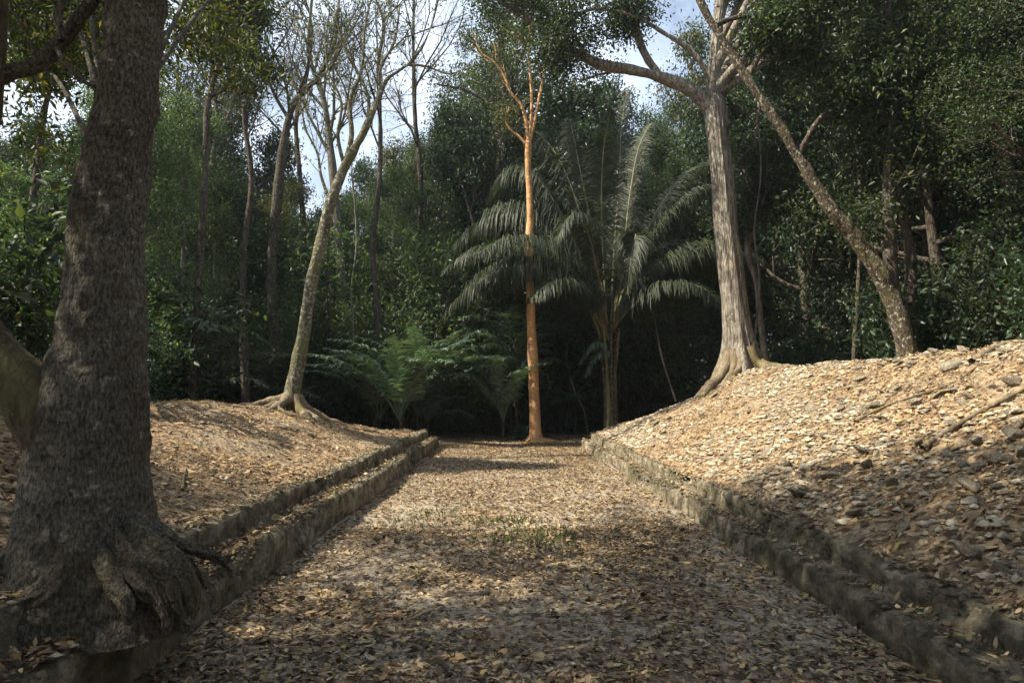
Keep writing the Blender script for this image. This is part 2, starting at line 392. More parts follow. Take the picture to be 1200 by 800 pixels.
# ------------------------------------------------------------------ fallen leaves
def litter(name, x0, x1, y0, y1, dens, L, seed, mask=None, segs=3, lift=.0):
    rng = np.random.default_rng(seed); n = int(dens * (x1 - x0) * (y1 - y0))
    x = rng.uniform(x0, x1, n); y = rng.uniform(y0, y1, n)
    k = np.abs(x) < .83 * y + 1.2                       # only what could be in view, with a margin
    if mask is not None: k &= mask(x, y, rng)
    x, y = x[k], y[k]; n = len(x)
    z = surf(x, y)
    e = .06
    nx = -(hz(x + e, y) - hz(x - e, y)) / (2 * e); ny = -(hz(x, y + e) - hz(x, y - e)) / (2 * e)
    nx = np.clip(nx, -1, 1); ny = np.clip(ny, -1, 1)
    N = unit(np.stack([nx, ny, np.ones(n)], -1)); N = unit(N + rng.normal(size=(n, 3)) * rng.choice([.12, .3, .6], n, p=[.5, .35, .15])[:, None])
    th = rng.uniform(0, 2 * math.pi, n); D = np.stack([np.cos(th), np.sin(th), np.zeros(n)], -1)
    D = unit(D - N * (N * D).sum(-1, keepdims=True)); S = np.cross(D, N)
    l = L * rng.choice([.32, .55, .8, 1.1, 1.45], n, p=[.25, .28, .27, .15, .05]) * rng.uniform(.8, 1.2, n); w = l * rng.uniform(.32, .5, n)
    C = np.stack([x, y, z + .004 + rng.uniform(0, .02, n) + lift], -1) - D * l[:, None] * .5
    cur = rng.uniform(-.9, 1.6, n) / 1.0; cup = rng.uniform(0.0, .5, n)
    mb = MB()
    if segs == 1:
        leaves(mb, C, D, N, l, w, fold=.2, droop=0)
    else:
        ts = [0, .22, .5, .78, 1.0]; ws = [0, .78, 1, .68, 0]; P = []
        for t, wt in zip(ts, ws):
            c = C + D * (l * t)[:, None] + N * (l * .28 * cur * (t - .5) ** 2)[:, None]
            if wt == 0: P.append(c)
            else:
                o = S * (w * .5 * wt)[:, None]; q = N * (w * wt * cup * .5)[:, None]
                P += [c - o + q, c + o + q]
        V = np.stack(P, 1); k = np.arange(n)[:, None] * 8
        mb.add(V.reshape(-1, 3), k + np.array([0, 2, 1]), k + np.array([1, 2, 4, 3]), k + np.array([3, 4, 6, 5]), k + np.array([5, 6, 7]))
    return tag(link(name, mb.mesh(name, MAT['litter'], smooth=False)), kind='stuff')

def onpath(x, y, rng):
    d = .70 + .5 * fbm(x * .8, y * .8, 0, 91, 3)
    d = np.where(y > 8, d + .35, d)
    return (x > WL + .02) & (x < WR - .02) & (rng.uniform(size=len(x)) < np.clip(d, .12, 1))
def thick(x, y, rng):
    d = .8 + .5 * fbm(x * .7, y * .7, 0, 95, 3)
    edge = ((x > -2.40) & (x < -2.34)) | ((x > 2.62) & (x < 2.68))
    return (rng.uniform(size=len(x)) < np.clip(d, .25, 1)) & ~edge
tag(litter('leaf_litter', WL, WR, 2.6, 8.5, 2100, .060, 1, onpath), 'dry brown leaves scattered on the dusty near end of the path', 'fallen leaves')
tag(litter('leaf_litter', WL, WR, 8.5, 26.5, 800, .072, 2, onpath, 1), 'sunlit tan leaves carpeting the far half of the path', 'fallen leaves')
tag(litter('leaf_litter', -6.8, WL - .03, 2.4, 9.5, 1200, .060, 3, thick), 'dry leaves on the near part of the left bank and its steps', 'fallen leaves')
tag(litter('leaf_litter', -16, WL - .03, 9.5, 26, 340, .08, 4, thick, 1), 'leaves covering the far part of the left bank', 'fallen leaves')
tag(litter('leaf_litter', WR + .03, 8.6, 2.4, 10, 720, .058, 5, thick), 'pale dry leaves among stones on the near right bank', 'fallen leaves')
tag(litter('leaf_litter', WR + .03, 18, 10, 27, 360, .08, 6, thick, 1), 'leaves covering the far part of the right bank', 'fallen leaves')
tag(litter('leaf_litter', -16, 16, 26, 36, 45, .13, 7, None, 1), 'dull leaves on the shaded forest floor beyond the path', 'fallen leaves')

# ------------------------------------------------------------------ stones
def rock_mesh(seed, flat=.5):
    import bmesh
    bm = bmesh.new(); bmesh.ops.create_icosphere(bm, subdivisions=3, radius=1)
    V = np.array([v.co[:] for v in bm.verts])
    cut = np.random.default_rng(seed)
    for k in range(14):                                       # chip facets off
        n = unit(cut.normal(size=3)); d = cut.uniform(.38, .8); t = V @ n
        V = V - np.outer(np.clip(t - d, 0, 9), n)
    V *= (1 + .07 * fbm(V[:, 0] * 3, V[:, 1] * 3, V[:, 2] * 3, seed)[:, None])
    V[:, 2] *= flat
    F = np.array([[v.index for v in f.verts] for f in bm.faces]); bm.free()
    mb = MB(); mb.add(V, F); return mb.mesh('rock', MAT['rock'], smooth=False)
ROCKS = [rock_mesh(s, f) for s, f in ((1, .5), (2, .4), (3, .6), (4, .35), (5, .45))]
rr = np.random.default_rng(5)
def rocks(n, x0, x1, y0, y1, smin, smax, label, group, pred=None):
    k = 0; c = 0
    while k < n and c < 9000:
        c += 1
        x, y = rr.uniform(x0, x1), y0 + (y1 - y0) * rr.uniform() ** 1.3
        if abs(x) > .8 * y + .3: continue
        if pred and not pred(x, y): continue
        s = smin + (smax - smin) * rr.uniform() ** 2.2
        o = link('rock', ROCKS[rr.integers(5)], None, (x, y, float(surf(x, y)) + s * .22))
        o.rotation_euler = (rr.normal() * .25, rr.normal() * .25 - .3 * (1 if x > 0 else -.6), rr.uniform(0, 6.28))
        o.scale = (s, s * rr.uniform(.6, .95), s * rr.uniform(.7, 1.1)); tag(o, label, 'rock', group); k += 1
rocks(180, 3.0, 7.5, 3, 12, .05, .16, 'pale rough stone half buried in leaves on the near right bank', 'stones on the near right bank')
rocks(70, 3.2, 9, 11, 22, .07, .17, 'pale stone among leaves on the far right bank', 'stones on the far right bank')
rocks(30, -5.5, -2.7, 4.5, 12, .04, .10, 'small stone among the leaves of the left bank', 'stones on the left bank')
for px, py, d, s in ((1025, 430, 13, .24), (1130, 497, 8.2, .19), (905, 533, 10.5, .17), (1170, 440, 12, .2), (955, 590, 7.5, .17), (1015, 600, 7.0, .13), (1145, 655, 5.4, .20)):
    pass
big = [(7.1, 13.0, .26, 'flat pale slab lying near the top of the right bank'), (5.3, 8.3, .2, 'large pale stone low on the middle of the right bank'),
       (6.2, 9.4, .23, 'broad grey stone high on the right bank beside the bare root'), (4.3, 5.6, .2, 'big grey stone in the shaded corner of the right bank')]
for x, y, s, lb in big:
    o = link('rock', ROCKS[int(x * 10) % 5], None, (x, y, float(surf(x, y)) + .03)); o.scale = (s, s * .7, s * .7); o.rotation_euler = (.1, -.35, x); tag(o, lb, 'rock')
# gravel and rubble too small to count
def gravel(name, x0, x1, y0, y1, dens, s0, s1, seed, label):
    rng = np.random.default_rng(seed); n = int(dens * (x1 - x0) * (y1 - y0))
    x = rng.uniform(x0, x1, n); y = rng.uniform(y0, y1, n); k = (np.abs(x) < .8 * y + .8) & ((.5 + .9 * fbm(x * .9, y * .9, 0, seed)) > rng.uniform(size=n))
    x, y = x[k], y[k]; n = len(x)
    base = unit(np.array([[0, 0, 1.], [1, 0, 0], [0, 1, 0], [-1, 0, 0], [0, -1, 0], [.7, .7, .5], [-.7, .7, .5], [-.7, -.7, .5], [.7, -.7, .5]]))
    F = np.array([[0, 5, 6], [0, 6, 7], [0, 7, 8], [0, 8, 5], [5, 1, 2], [5, 2, 6], [6, 2, 3], [6, 3, 7], [7, 3, 4], [7, 4, 8], [8, 4, 1], [8, 1, 5]])
    s = s0 + (s1 - s0) * rng.uniform(size=n) ** 2.5
    V = base[None] * rng.uniform(.65, 1.2, (n, 9, 1)) * (s[:, None, None]) * np.stack([np.ones(n), rng.uniform(.5, .9, n), rng.uniform(.35, .6, n)], -1)[:, None]
    a = rng.uniform(0, 6.28, n); ca, sa = np.cos(a)[:, None], np.sin(a)[:, None]
    X = V[..., 0] * ca - V[..., 1] * sa + x[:, None]; Y = V[..., 0] * sa + V[..., 1] * ca + y[:, None]
    Z = V[..., 2] + surf(x, y)[:, None] + .004
    mb = MB(); mb.add(np.stack([X, Y, Z], -1).reshape(-1, 3), (np.arange(n)[:, None, None] * 9 + F[None]).reshape(-1, 3))
    tag(link(name, mb.mesh(name, MAT['rock'], False)), label, 'rubble', kind='stuff')
gravel('rubble', 2.9, 9, 2.4, 22, 240, .016, .085, 7, 'loose limestone rubble covering the right bank')
gravel('rubble', -6.5, -2.6, 2.4, 14, 40, .015, .05, 8, 'small rubble under the leaves of the left bank')
gravel('gravel', -2.6, -2.1, 3, 21, 60, .015, .04, 9, 'crumbs of stone on the ledge of the left steps')

# ------------------------------------------------------------------ sticks and bare roots lying on the banks
def on_ground(pts, r, lift=.6):
    P = catmull([(x, y, 0) for x, y in pts], 24); P[:, 2] = surf(P[:, 0], P[:, 1]) + r * lift
    P[:, 2] = np.convolve(np.pad(P[:, 2], 3, 'edge'), np.ones(7) / 7, 'valid') + .01; return P
def stick(name, pts, r, label, cat, mat='root', lift=.6):
    mb = MB(); P = on_ground(pts, r, lift); rad = r * np.linspace(1, .45, 24)
    tube(mb, P, rad, 9, bark_disp(.06, 6, 20, 3, .004))
    return tag(link(name, mb.mesh(name, MAT[mat])), label, cat)
stick('tree_root', [(6.2, 9.0), (6.9, 9.25), (7.9, 9.2)], .055, 'thick bare root crossing the upper right bank', 'root')
stick('tree_root', [(4.4, 8.6), (5.0, 8.8), (5.7, 8.6), (6.1, 8.7)], .022, 'thin root lying across the middle of the right bank', 'root')
stick('tree_root', [(4.2, 6.9), (4.9, 7.2), (5.6, 7.1), (6.4, 7.5)], .03, 'long root running along the right bank above the shaded stones', 'root')
stick('tree_root', [(4.6, 6.2), (5.3, 6.6), (6.0, 6.6)], .022, 'forked root low on the right bank near the frame edge', 'root')
stick('stick', [(-3.9, 6.2), (-3.4, 5.7), (-3.1, 5.55)], .016, 'fallen stick on the left bank beside the big trunk', 'stick')
stick('stick', [(-3.2, 6.9), (-3.5, 7.6)], .014, 'short dry stick in the sunny leaves of the left bank', 'stick')
stick('stick', [(3.7, 9.6), (4.1, 10.4)], .015, 'small stick pointing up the right bank', 'stick')

# ------------------------------------------------------------------ tree growing
def branch_path(p0, d, L, rng, wig=.12, up=.0, n=7):
    P = [np.array(p0, float)]; d = unit(np.array(d, float))
    for k in range(n - 1):
        d = unit(d + rng.normal(size=3) * wig + np.array([0, 0, up])); P.append(P[-1] + d * L / (n - 1))
    return np.array(P)

def sprout(mb, P, rad, level, rng, anchors, spec):
    """side branches of the polyline P down to twigs; anchors collects the twig points"""
    nch, lf, spread, up = spec[level]
    Ltot = np.linalg.norm(np.diff(P, axis=0), axis=1).sum()
    T = unit(np.gradient(P, axis=0))
    for k in range(nch):
        t = (k + rng.uniform(.1, .9)) / nch * .8 + .2
        i = min(int(t * (len(P) - 1)), len(P) - 1)
        d = unit(T[i] + unit(np.cross(T[i], rng.normal(size=3))) * spread)
        L = Ltot * lf * (1.25 - .6 * t) * rng.uniform(.7, 1.2); r = rad[i] * rng.uniform(.4, .6)
        n = 6 if level < len(spec) - 1 else 4
        Q = branch_path(P[i], d, L, rng, .2, up, n); rq = np.linspace(r, r * .35, n)
        tube(mb, Q, rq, 6 if level == 0 else (4 if level == 1 else 3), cap=False)
        if level < len(spec) - 1: sprout(mb, Q, rq, level + 1, rng, anchors, spec)
        else: anchors.append(Q[1:])
        if level == len(spec) - 2: anchors.append(Q[3:])

def forest_tree(name, seed, H, r, base, crad, nl, leafL, per, mleaf, mbark, sig=.30, lean=.05, flat=1.0):
    rng = np.random.default_rng(seed); mb = MB(); A = []
    tp = branch_path((0, 0, -.4), (rng.normal() * lean, rng.normal() * lean, 1), H * .92, rng, .05, .02, 14); tr = np.linspace(r, r * .2, 14) ; tr[0] *= 1.5; tr[1] *= 1.15
    tube(mb, tp, tr, 12, bark_disp(.05, 1, 5, seed, .01))
    for k in range(nl):
        t = base + (1 - base) * (k + .5) / nl; i = min(int(t * 13), 12); f = (t * 13) - i; p = tp[i] * (1 - f) + tp[i + 1] * f
        az = k * 2.4 + rng.normal() * .4; u = (t - base) / (1 - base)
        el = .15 + .9 * u; L = crad * (1 - .62 * u ** 2) * rng.uniform(.75, 1.1)
        d = np.array([math.cos(az) * math.cos(el), math.sin(az) * math.cos(el), math.sin(el) * flat])
        Q = branch_path(p, d, L, rng, .14, .04, 8); rq = np.linspace(tr[i] * .5, .02, 8)
        tube(mb, Q, rq, 6, cap=False)
        sprout(mb, Q, rq, 0, rng, A, [(6, .45, .9, .03), (5, .5, .9, .0)])
    A = np.concatenate(A); cb = MB(); leaf_cloud(cb, A, per, sig, leafL, rng)
    root = link(name, None)
    t = link('trunk', mb.mesh('trunk', MAT[mbark]), root); c = link('crown', cb.mesh('crown', MAT[mleaf], False), root)
    KIDS[root.name] = [t, c]; return root, H

def bush(name, seed, H, n, leafL, per, mleaf):
    rng = np.random.default_rng(seed); mb = MB(); A = []
    for k in range(n):
        a = rng.uniform(0, 6.28); d = np.array([math.cos(a) * .5, math.sin(a) * .5, 1]); Q = branch_path((math.cos(a) * .1, math.sin(a) * .1, -.1), d, H * rng.uniform(.6, 1.1), rng, .15, .0, 7)
        rq = np.linspace(.025, .008, 7); tube(mb, Q, rq, 5, cap=False); sprout(mb, Q, rq, 0, rng, A, [(5, .4, 1.0, 0), (3, .5, 1, 0)])
    A = np.concatenate(A); cb = MB(); leaf_cloud(cb, A, per, .16, leafL, rng)
    root = link(name, None); t = link('stem', mb.mesh('stem', MAT['bark_dark']), root); c = link('foliage', cb.mesh('foliage', MAT[mleaf], False), root)
    KIDS[root.name] = [t, c]; return root, H

def frond_mesh(mb, P, leafL, nleaf, rng, width=.045, hang=.5, plane=None, fwd=.6, start=.12):
    """pinnate frond along rachis polyline P (dense)"""
    P = catmull(P, 40); T, _, _ = frames(P); n = len(P)
    up = np.array([0, 0, 1.0]); S = np.cross(T, up); S = unit(S)
    U = np.cross(S, T)
    t = np.linspace(start, .99, nleaf); idx = t * (n - 1); i = np.clip(idx.astype(int), 0, n - 2); f = (idx - i)[:, None]
    for sg in (-1, 1):
        p = P[i] * (1 - f) + P[i + 1] * f; tt = T[i]; s = S[i] * sg; u = U[i]
        prof = np.sin(np.pi * np.clip(.12 + t * .86, 0, 1)) ** .6
        l = leafL * prof * rng.uniform(.7, 1.12, nleaf) * (1 - .35 * ss(.2, .6, vn(t * 9, leafL * 31 + P[0, 0], 0, 5)))
        d0 = unit(s + tt * fwd + u * rng.uniform(.0, .35, (nleaf, 1)) + rng.normal(size=(nleaf, 3)) * .07)
        d1 = unit(d0 * (1 - hang) + np.array([0, 0, -1.0]) * hang * rng.uniform(.7, 1.3, (nleaf, 1)) + rng.normal(size=(nleaf, 3)) * .06)
        d2 = unit(d1 * .6 + np.array([0, 0, -1.0]) * hang * 1.2)
        w = unit(np.cross(d0, u) + rng.normal(size=(nleaf, 3)) * .15) * (width * .5)
        a = p; b = a + d0 * (l * .33)[:, None]; c = b + d1 * (l * .37)[:, None]; e = c + d2 * (l * .3)[:, None]
        V = np.stack([a - w * .5, a + w * .5, b - w, b + w, c - w * .8, c + w * .8, e], 1); k = np.arange(nleaf)[:, None] * 7
        mb.add(V.reshape(-1, 3), k + np.array([0, 1, 3, 2]), k + np.array([2, 3, 5, 4]), k + np.array([4, 5, 6]))
    return P

def arch(p0, az, el, L, g, n=8):
    P = [np.array(p0, float)]; e = el
    for k in range(n - 1):
        P.append(P[-1] + np.array([math.cos(az) * math.cos(e), math.sin(az) * math.cos(e), math.sin(e)]) * L / (n - 1)); e -= g / (n - 1) * (.5 + k / (n - 1))
    return np.array(P)

def small_palm(name, seed, H, nf, FL, leafL, nleaf, mat='frond_sunlit', width=.05, g=1.6, e0=.55):
    rng = np.random.default_rng(seed); root = link(name, None); kids = []
    sb = MB(); tube(sb, branch_path((0, 0, -.2), (0, 0, 1), H + .2, rng, .04, 0, 8), np.linspace(.05, .03, 8), 8, bark_disp(.08, 3, 10, seed, .006))
    kids.append(link('stem', sb.mesh('stem', MAT['bark_dark']), root))
    for k in range(nf):
        mb = MB(); az = k * 2.4 + rng.normal() * .2; el = rng.uniform(e0, 1.45)
        P = frond_mesh(mb, arch((0, 0, H * rng.uniform(.85, 1)), az, el, FL * rng.uniform(.8, 1.1), g), leafL, nleaf, rng, width, .3, start=.2)
        tube(mb, P, np.linspace(.018, .004, len(P)), 4, cap=False)
        kids.append(link('frond', mb.mesh('frond', MAT[mat], False), root))
    KIDS[root.name] = kids; return root, H

def hide_proto(root):          # the prototype itself is used as the first placed one
    pass

TR = {}
TR['a'] = forest_tree('forest_tree', 1, 13, .22, .25, 4.2, 18, .125, 15, 'leaf_dark', 'bark_dark')
TR['b'] = forest_tree('forest_tree', 2, 15, .20, .30, 3.2, 20, .12, 15, 'leaf_mid', 'bark_dark')
TR['c'] = forest_tree('forest_tree', 3, 11, .16, .18, 3.6, 17, .115, 15, 'leaf_dark', 'bark_grey', sig=.26)
TR['d'] = forest_tree('forest_tree', 4, 16, .28, .40, 4.8, 17, .14, 13, 'leaf_mid', 'bark_dark', sig=.36)
TR['e'] = forest_tree('forest_tree', 5, 12, .14, .35, 3.0, 14, .12, 10, 'leaf_olive', 'bark_grey', sig=.3)
TR['f'] = forest_tree('forest_tree', 6, 13, .18, .22, 3.8, 19, .12, 15, 'leaf_sunlit', 'bark_grey', sig=.28)
TR['g'] = forest_tree('forest_tree', 7, 14, .2, .25, 3.8, 17, .22, 6, 'leaf_under', 'bark_dark', sig=.34)
BU = [bush('shrub', 11, 2.0, 9, .13, 7, 'leaf_under'), bush('shrub', 12, 3.0, 10, .15, 7, 'leaf_dark'), bush('shrub', 13, 1.3, 9, .11, 8, 'leaf_under'), bush('shrub', 14, 3.6, 14, .085, 14, 'leaf_sunlit')]
PA = [small_palm('young_palm', 21, .5, 12, 1.4, .34, 34, width=.032), small_palm('young_palm', 22, 1.6, 13, 1.7, .40, 40, width=.034), small_palm('young_palm', 23, .9, 10, 2.0, .45, 44, 'frond', .036)]
PC = small_palm('young_palm', 24, .5, 16, 2.3, .42, 44, width=.045, g=1.5, e0=.95)
USED = set()
def place(proto, x, y, H, label, group, cat, rz, wide=1.0, tilt=(0, 0), sink=.05):
    root, H0 = proto; s = H / H0
    z = float(hz(x, y)) - sink
    if root.name not in USED:
        USED.add(root.name); root.location = (x, y, z); root.rotation_euler = (*tilt, rz); root.scale = (s * wide, s * wide, s); return tag(root, label, cat, group)
    return copy_tree(root, (x, y, z), rz, (s * wide, s * wide, s), label, group, cat, tilt)

# how high the woods stand against the sky, by photograph column
TOPX = [-200, 0, 110, 180, 240, 300, 350, 420, 470, 520, 580, 640, 690, 740, 800, 860, 1000, 1400]
TOPY = [70, 60, 50, 30, 40, 170, 230, 200, 140, 80, 25, 15, 90, 130, 60, -60, -160, -300]
def top_h(x, y):
    px = 592 + 800 * x / y; return 1.6 + (465 - np.interp(px, TOPX, TOPY)) * y / 800.0
rt = np.random.default_rng(77)
def zone(n, fx, fy, keys, label, group, lo=.72, hi=1.0, mind=1.7, hmax=24, hmin=5, wide=(.9, 1.15)):
    pts = []; c = 0
    while len(pts) < n and c < 6000:
        c += 1; y = rt.uniform(*fy); x = rt.uniform(*fx(y))
        if any((x - a) ** 2 + (y - b) ** 2 < mind ** 2 for a, b in pts): continue
        pts.append((x, y)); z = float(hz(x, y)); H = min(max((float(top_h(x, y)) - z) * rt.uniform(lo, hi), hmin), hmax)
        k = keys[rt.integers(len(keys))]
        place(TR[k], x, y, H, label, group, 'tree', rt.uniform(0, 6.28), min(max(9.5 / H * .9, .8), 1.6) * rt.uniform(*wide) if H > 8 else 1.3)
zone(30, lambda y: (-.5 * y, .36 * y), (30, 39), 'abcefgf', 'dark leafy tree in the woods straight beyond the path end', 'trees straight beyond the path', mind=2.2)
zone(26, lambda y: (-.5 * y, .4 * y), (40, 54), 'abdfg', 'far tree deep in the woods beyond the path', 'far trees beyond the path', lo=.8, mind=3)
zone(36, lambda y: (-26, -10.5 if y > 12 else -11.5), (9, 31), 'acefgf', 'leafy tree in the woods on top of the left bank', 'trees on the left bank', mind=2.0)
zone(34, lambda y: (10.2, 28), (9, 31), 'abcdg', 'tall dark tree in the woods on top of the right bank', 'trees on the right bank', lo=.85, mind=1.8, hmax=22)
for k, (x, y, H) in enumerate([(-9, -7, 15), (-3, -9, 17), (3.5, -7.5, 16), (9.5, -6, 17), (-14, -2, 15), (14, -1.5, 17), (12.5, 4.5, 16), (0, -14, 18), (8, -13, 18), (-9, -14, 18), (-17, 4, 14), (6.5, -3.5, 15), (17, -8, 17), (-5, -5.5, 15)]):  # unseen trees added round the viewpoint to cut sky light on the foreground
    place(TR['adb'[k % 3]], x, y, H, 'unseen tall leafy tree added behind the viewpoint to shade the near ground', 'unseen shade trees behind the viewpoint', 'tree', k * 1.7, 1.35)
# understorey
def under(n, fx, fy, protos, label, group, cat, h0, h1, mind=1.0):
    pts = []; c = 0
    while len(pts) < n and c < 5000:
        c += 1; y = rt.uniform(*fy); x = rt.uniform(*fx(y))
        if any((x - a) ** 2 + (y - b) ** 2 < mind ** 2 for a, b in pts): continue
        pts.append((x, y)); p = protos[rt.integers(len(protos))]
        place(p, x, y, p[1] * rt.uniform(h0, h1), label, group, cat, rt.uniform(0, 6.28), rt.uniform(.9, 1.2), sink=.0)
under(46, lambda y: (-.46 * y, .34 * y), (28.5, 38), BU, 'dark bushy shrub under the trees beyond the path end', 'shrubs beyond the path', 'shrub', .8, 1.6)
under(34, lambda y: (-22, -8.6), (9, 27), BU, 'leafy shrub at the edge of the woods on the left bank', 'shrubs on the left bank', 'shrub', .8, 1.6)
under(44, lambda y: (9.6, 24), (8, 27), BU[:3], 'leafy shrub at the edge of the woods on the right bank', 'shrubs on the right bank', 'shrub', .8, 1.7)
under(30, lambda y: (-.52 * y, -.05 * y), (29.5, 34), [BU[3]], 'tall leafy thicket shrub filling the space under the trees beyond the left bank', 'thicket beyond the left bank', 'shrub', 1.3, 2.4, 1.0)
under(9, lambda y: (-15, -9.0), (17, 27), PA, 'young palm with feathery fronds in the left woods', 'young palms in the left woods', 'palm', .8, 1.3, 1.5)
under(7, lambda y: (-15, -9.5), (20, 27), [PA[2], PA[1]], 'tall feathery palm rising among the trees on the left', 'tall palms in the left woods', 'palm', 1.5, 2.1, 1.5)
under(7, lambda y: (-9, 8), (28, 33), PA, 'young palm in the dark understorey beyond the path', 'young palms beyond the path', 'palm', .8, 1.4, 1.5)
under(5, lambda y: (11, 20), (11, 22), PA, 'young palm in the dark woods on the right bank', 'young palms in the right woods', 'palm', .9, 1.5, 2)

# the far-off wood that closes the view
rng = np.random.default_rng(55); n = 110000
ang = rng.uniform(R(20), R(160), n); rad = rng.uniform(60, 80, n); C = np.stack([np.cos(ang) * rad, np.sin(ang) * rad, np.zeros(n)], -1)
hh = 9 + 7 * vn(ang * 14, 0, 0, 3) + 3 * vn(ang * 50, 0, 0, 5) + np.where(C[:, 0] > 5, 10, 0); C[:, 2] = rng.uniform(0, 1, n) ** rng.choice([.8, 3], n, p=[.6, .4]) * np.maximum(hh, 4)
fb = MB(); leaves(fb, C, rnd_dirs(n, rng), rnd_dirs(n, rng, .5), rng.uniform(.5, 1.1, n), rng.uniform(.4, .7, n))
tag(link('distant_woods', fb.mesh('distant_woods', MAT['leaf_dark'], False)), 'far-off woods closing the view behind the trees', 'woods', kind='stuff')

# ------------------------------------------------------------------ hero trees
def px_path(pts, d, n=40):
    """(px, py, width_px) control points -> dense world path and radii"""
    P = np.array([at(a, b, d if np.isscalar(d) else d[i]) for i, (a, b, w) in enumerate(pts)])
    dd = P[:, 1]; r = np.array([w for _, _, w in pts]) * dd / 800 / 2
    C = catmull(P, n); rr_ = catmull(np.stack([r, r, r], -1), n)[:, 0]
    return C, np.maximum(rr_, .004)

def limb(mb, pts, d, sides=16, n=30, disp=None):
    P, r = px_path(pts, d, n); tube(mb, P, r, sides, disp); return P, r

def ground_root(root, az, L, r, lift, seed, start=.1, mat='root'):
    """a gnarled root from the trunk foot that follows the ground and dives into it, with one fork"""
    rng = np.random.default_rng(seed + 400); mb = MB(); c = np.array(root.location)
    def run(x0, y0, z0, a, L, r, n=26):
        P = [(x0, y0)]
        for q in range(n - 1):
            a += rng.normal() * .16; P.append((P[-1][0] + math.cos(a) * L / (n - 1), P[-1][1] + math.sin(a) * L / (n - 1)))
        P = np.array(P); t = np.linspace(0, 1, n); g = surf(P[:, 0], P[:, 1])
        z = g + (z0 - g[0]) * np.exp(-t * 6) + r * (.45 - 1.5 * t ** 3) + .03 * np.sin(t * 9 + seed) * (1 - t)
        Q = np.column_stack([P, z]); rad = r * (1 - .72 * t) * (1 + .12 * np.sin(t * 17 + seed)); tube(mb, Q, rad, 12, bark_disp(.1, 3 / max(r * 6, .4), 9, seed, .1 * r)); return Q, a
    g0 = float(surf(c[0], c[1])); Q, a = run(c[0] + math.cos(az) * start, c[1] + math.sin(az) * start, g0 + lift, az, L, r)
    k = 9; run(Q[k][0], Q[k][1], Q[k][2], az + rng.choice([-.7, .7]), L * .5, r * .55, 18)
    child(root, 'root', mb, MAT[mat])

# --- big tree standing on the left wall
T1 = thing('big_tree', 'massive rough-barked tree with flared base straddling the left stone steps', 'tree', (-2.45, 4.05, .45))
def child(root, name, mb, mat, smooth=True, label=None):
    me = mb.mesh(name, mat, smooth); me.transform(__import__('mathutils').Matrix.Translation(-Vector(root.location)))
    o = link(name, me, root)
    if label: o['label'] = label
    return o
def big_disp(P, D, r, th):
    X = P[:, None] + D * r[..., None]; z = X[..., 2]
    fl = ss(1.25, .1, z)
    az = np.arctan2(D[..., 1], D[..., 0])
    lob = np.cos(az * 5 + 1.2 + .5 * np.sin(z * 2)) * .5 + .35 * np.cos(az * 3 - .5) + .25 * np.cos(az * 9 + 2)
    a = fbm(X[..., 0] * 1.6, X[..., 1] * 1.6, X[..., 2] * 1.2, 4, 3); b = fbm(X[..., 0] * 8, X[..., 1] * 8, X[..., 2] * 5, 9, 3)
    c = fbm(X[..., 0] * 26, X[..., 1] * 26, X[..., 2] * 9, 12, 2)
    return r * (1 + .03 * a + fl * .10 * lob + fl * .08 * fbm(az * 1.5, z * 3, 0, 5)) + .014 * b * (1 + 1.6 * fl) + .011 * c
mb = MB()
P, r = px_path([(116, 735, 225), (114, 700, 205), (108, 665, 178), (103, 620, 150), (103, 560, 130), (107, 500, 120), (113, 440, 107), (120, 400, 94), (124, 330, 84), (129, 236, 79), (144, 150, 70), (151, 100, 65), (160, 0, 62), (175, -120, 58), (182, -300, 54), (178, -520, 46)], 4.05, 300)
tube(mb, P, r, 120, big_disp)
child(T1, 'trunk', mb, MAT['bark_big'])
mb = MB()
P2, r2 = limb(mb, [(128, 600, 40), (84, 535, 62), (40, 472, 68), (4, 428, 60), (-24, 388, 52), (-46, 340, 50), (-52, 270, 44), (-34, 190, 40), (-18, 100, 38), (-12, 0, 36), (-8, -120, 32), (-20, -300, 24)], [4.05, 3.95, 3.9, 3.9, 3.93, 4, 4, 4, 4, 4, 4, 4], 60, 140, bark_disp(.035, 2, 9, 8, .012))
child(T1, 'side_stem', mb, MAT['bark_mossy'], label='mossy side stem leaning out to the left')
bb = MB(); Q, rq = limb(bb, [(-14, 92, 26), (10, 86, 18), (42, 76, 17), (64, 58, 16), (84, 32, 15), (112, -8, 13), (130, -60, 10), (150, -140, 7)], 4.05, 20, 60, bark_disp(.05, 4, 12, 2, .005))
limb(bb, [(72, 48, 9), (69, 22, 8), (74, -20, 7), (64, -80, 5)], 3.8, 12); limb(bb, [(66, 56, 6), (80, 78, 6), (96, 94, 5), (112, 102, 4)], 3.82, 10)
limb(bb, [(48, 74, 5), (36, 58, 4), (32, 40, 3.4), (18, 20, 3), (10, -6, 2.5)], 3.85, 8)
child(T1, 'branch', bb, MAT['bark_big'])
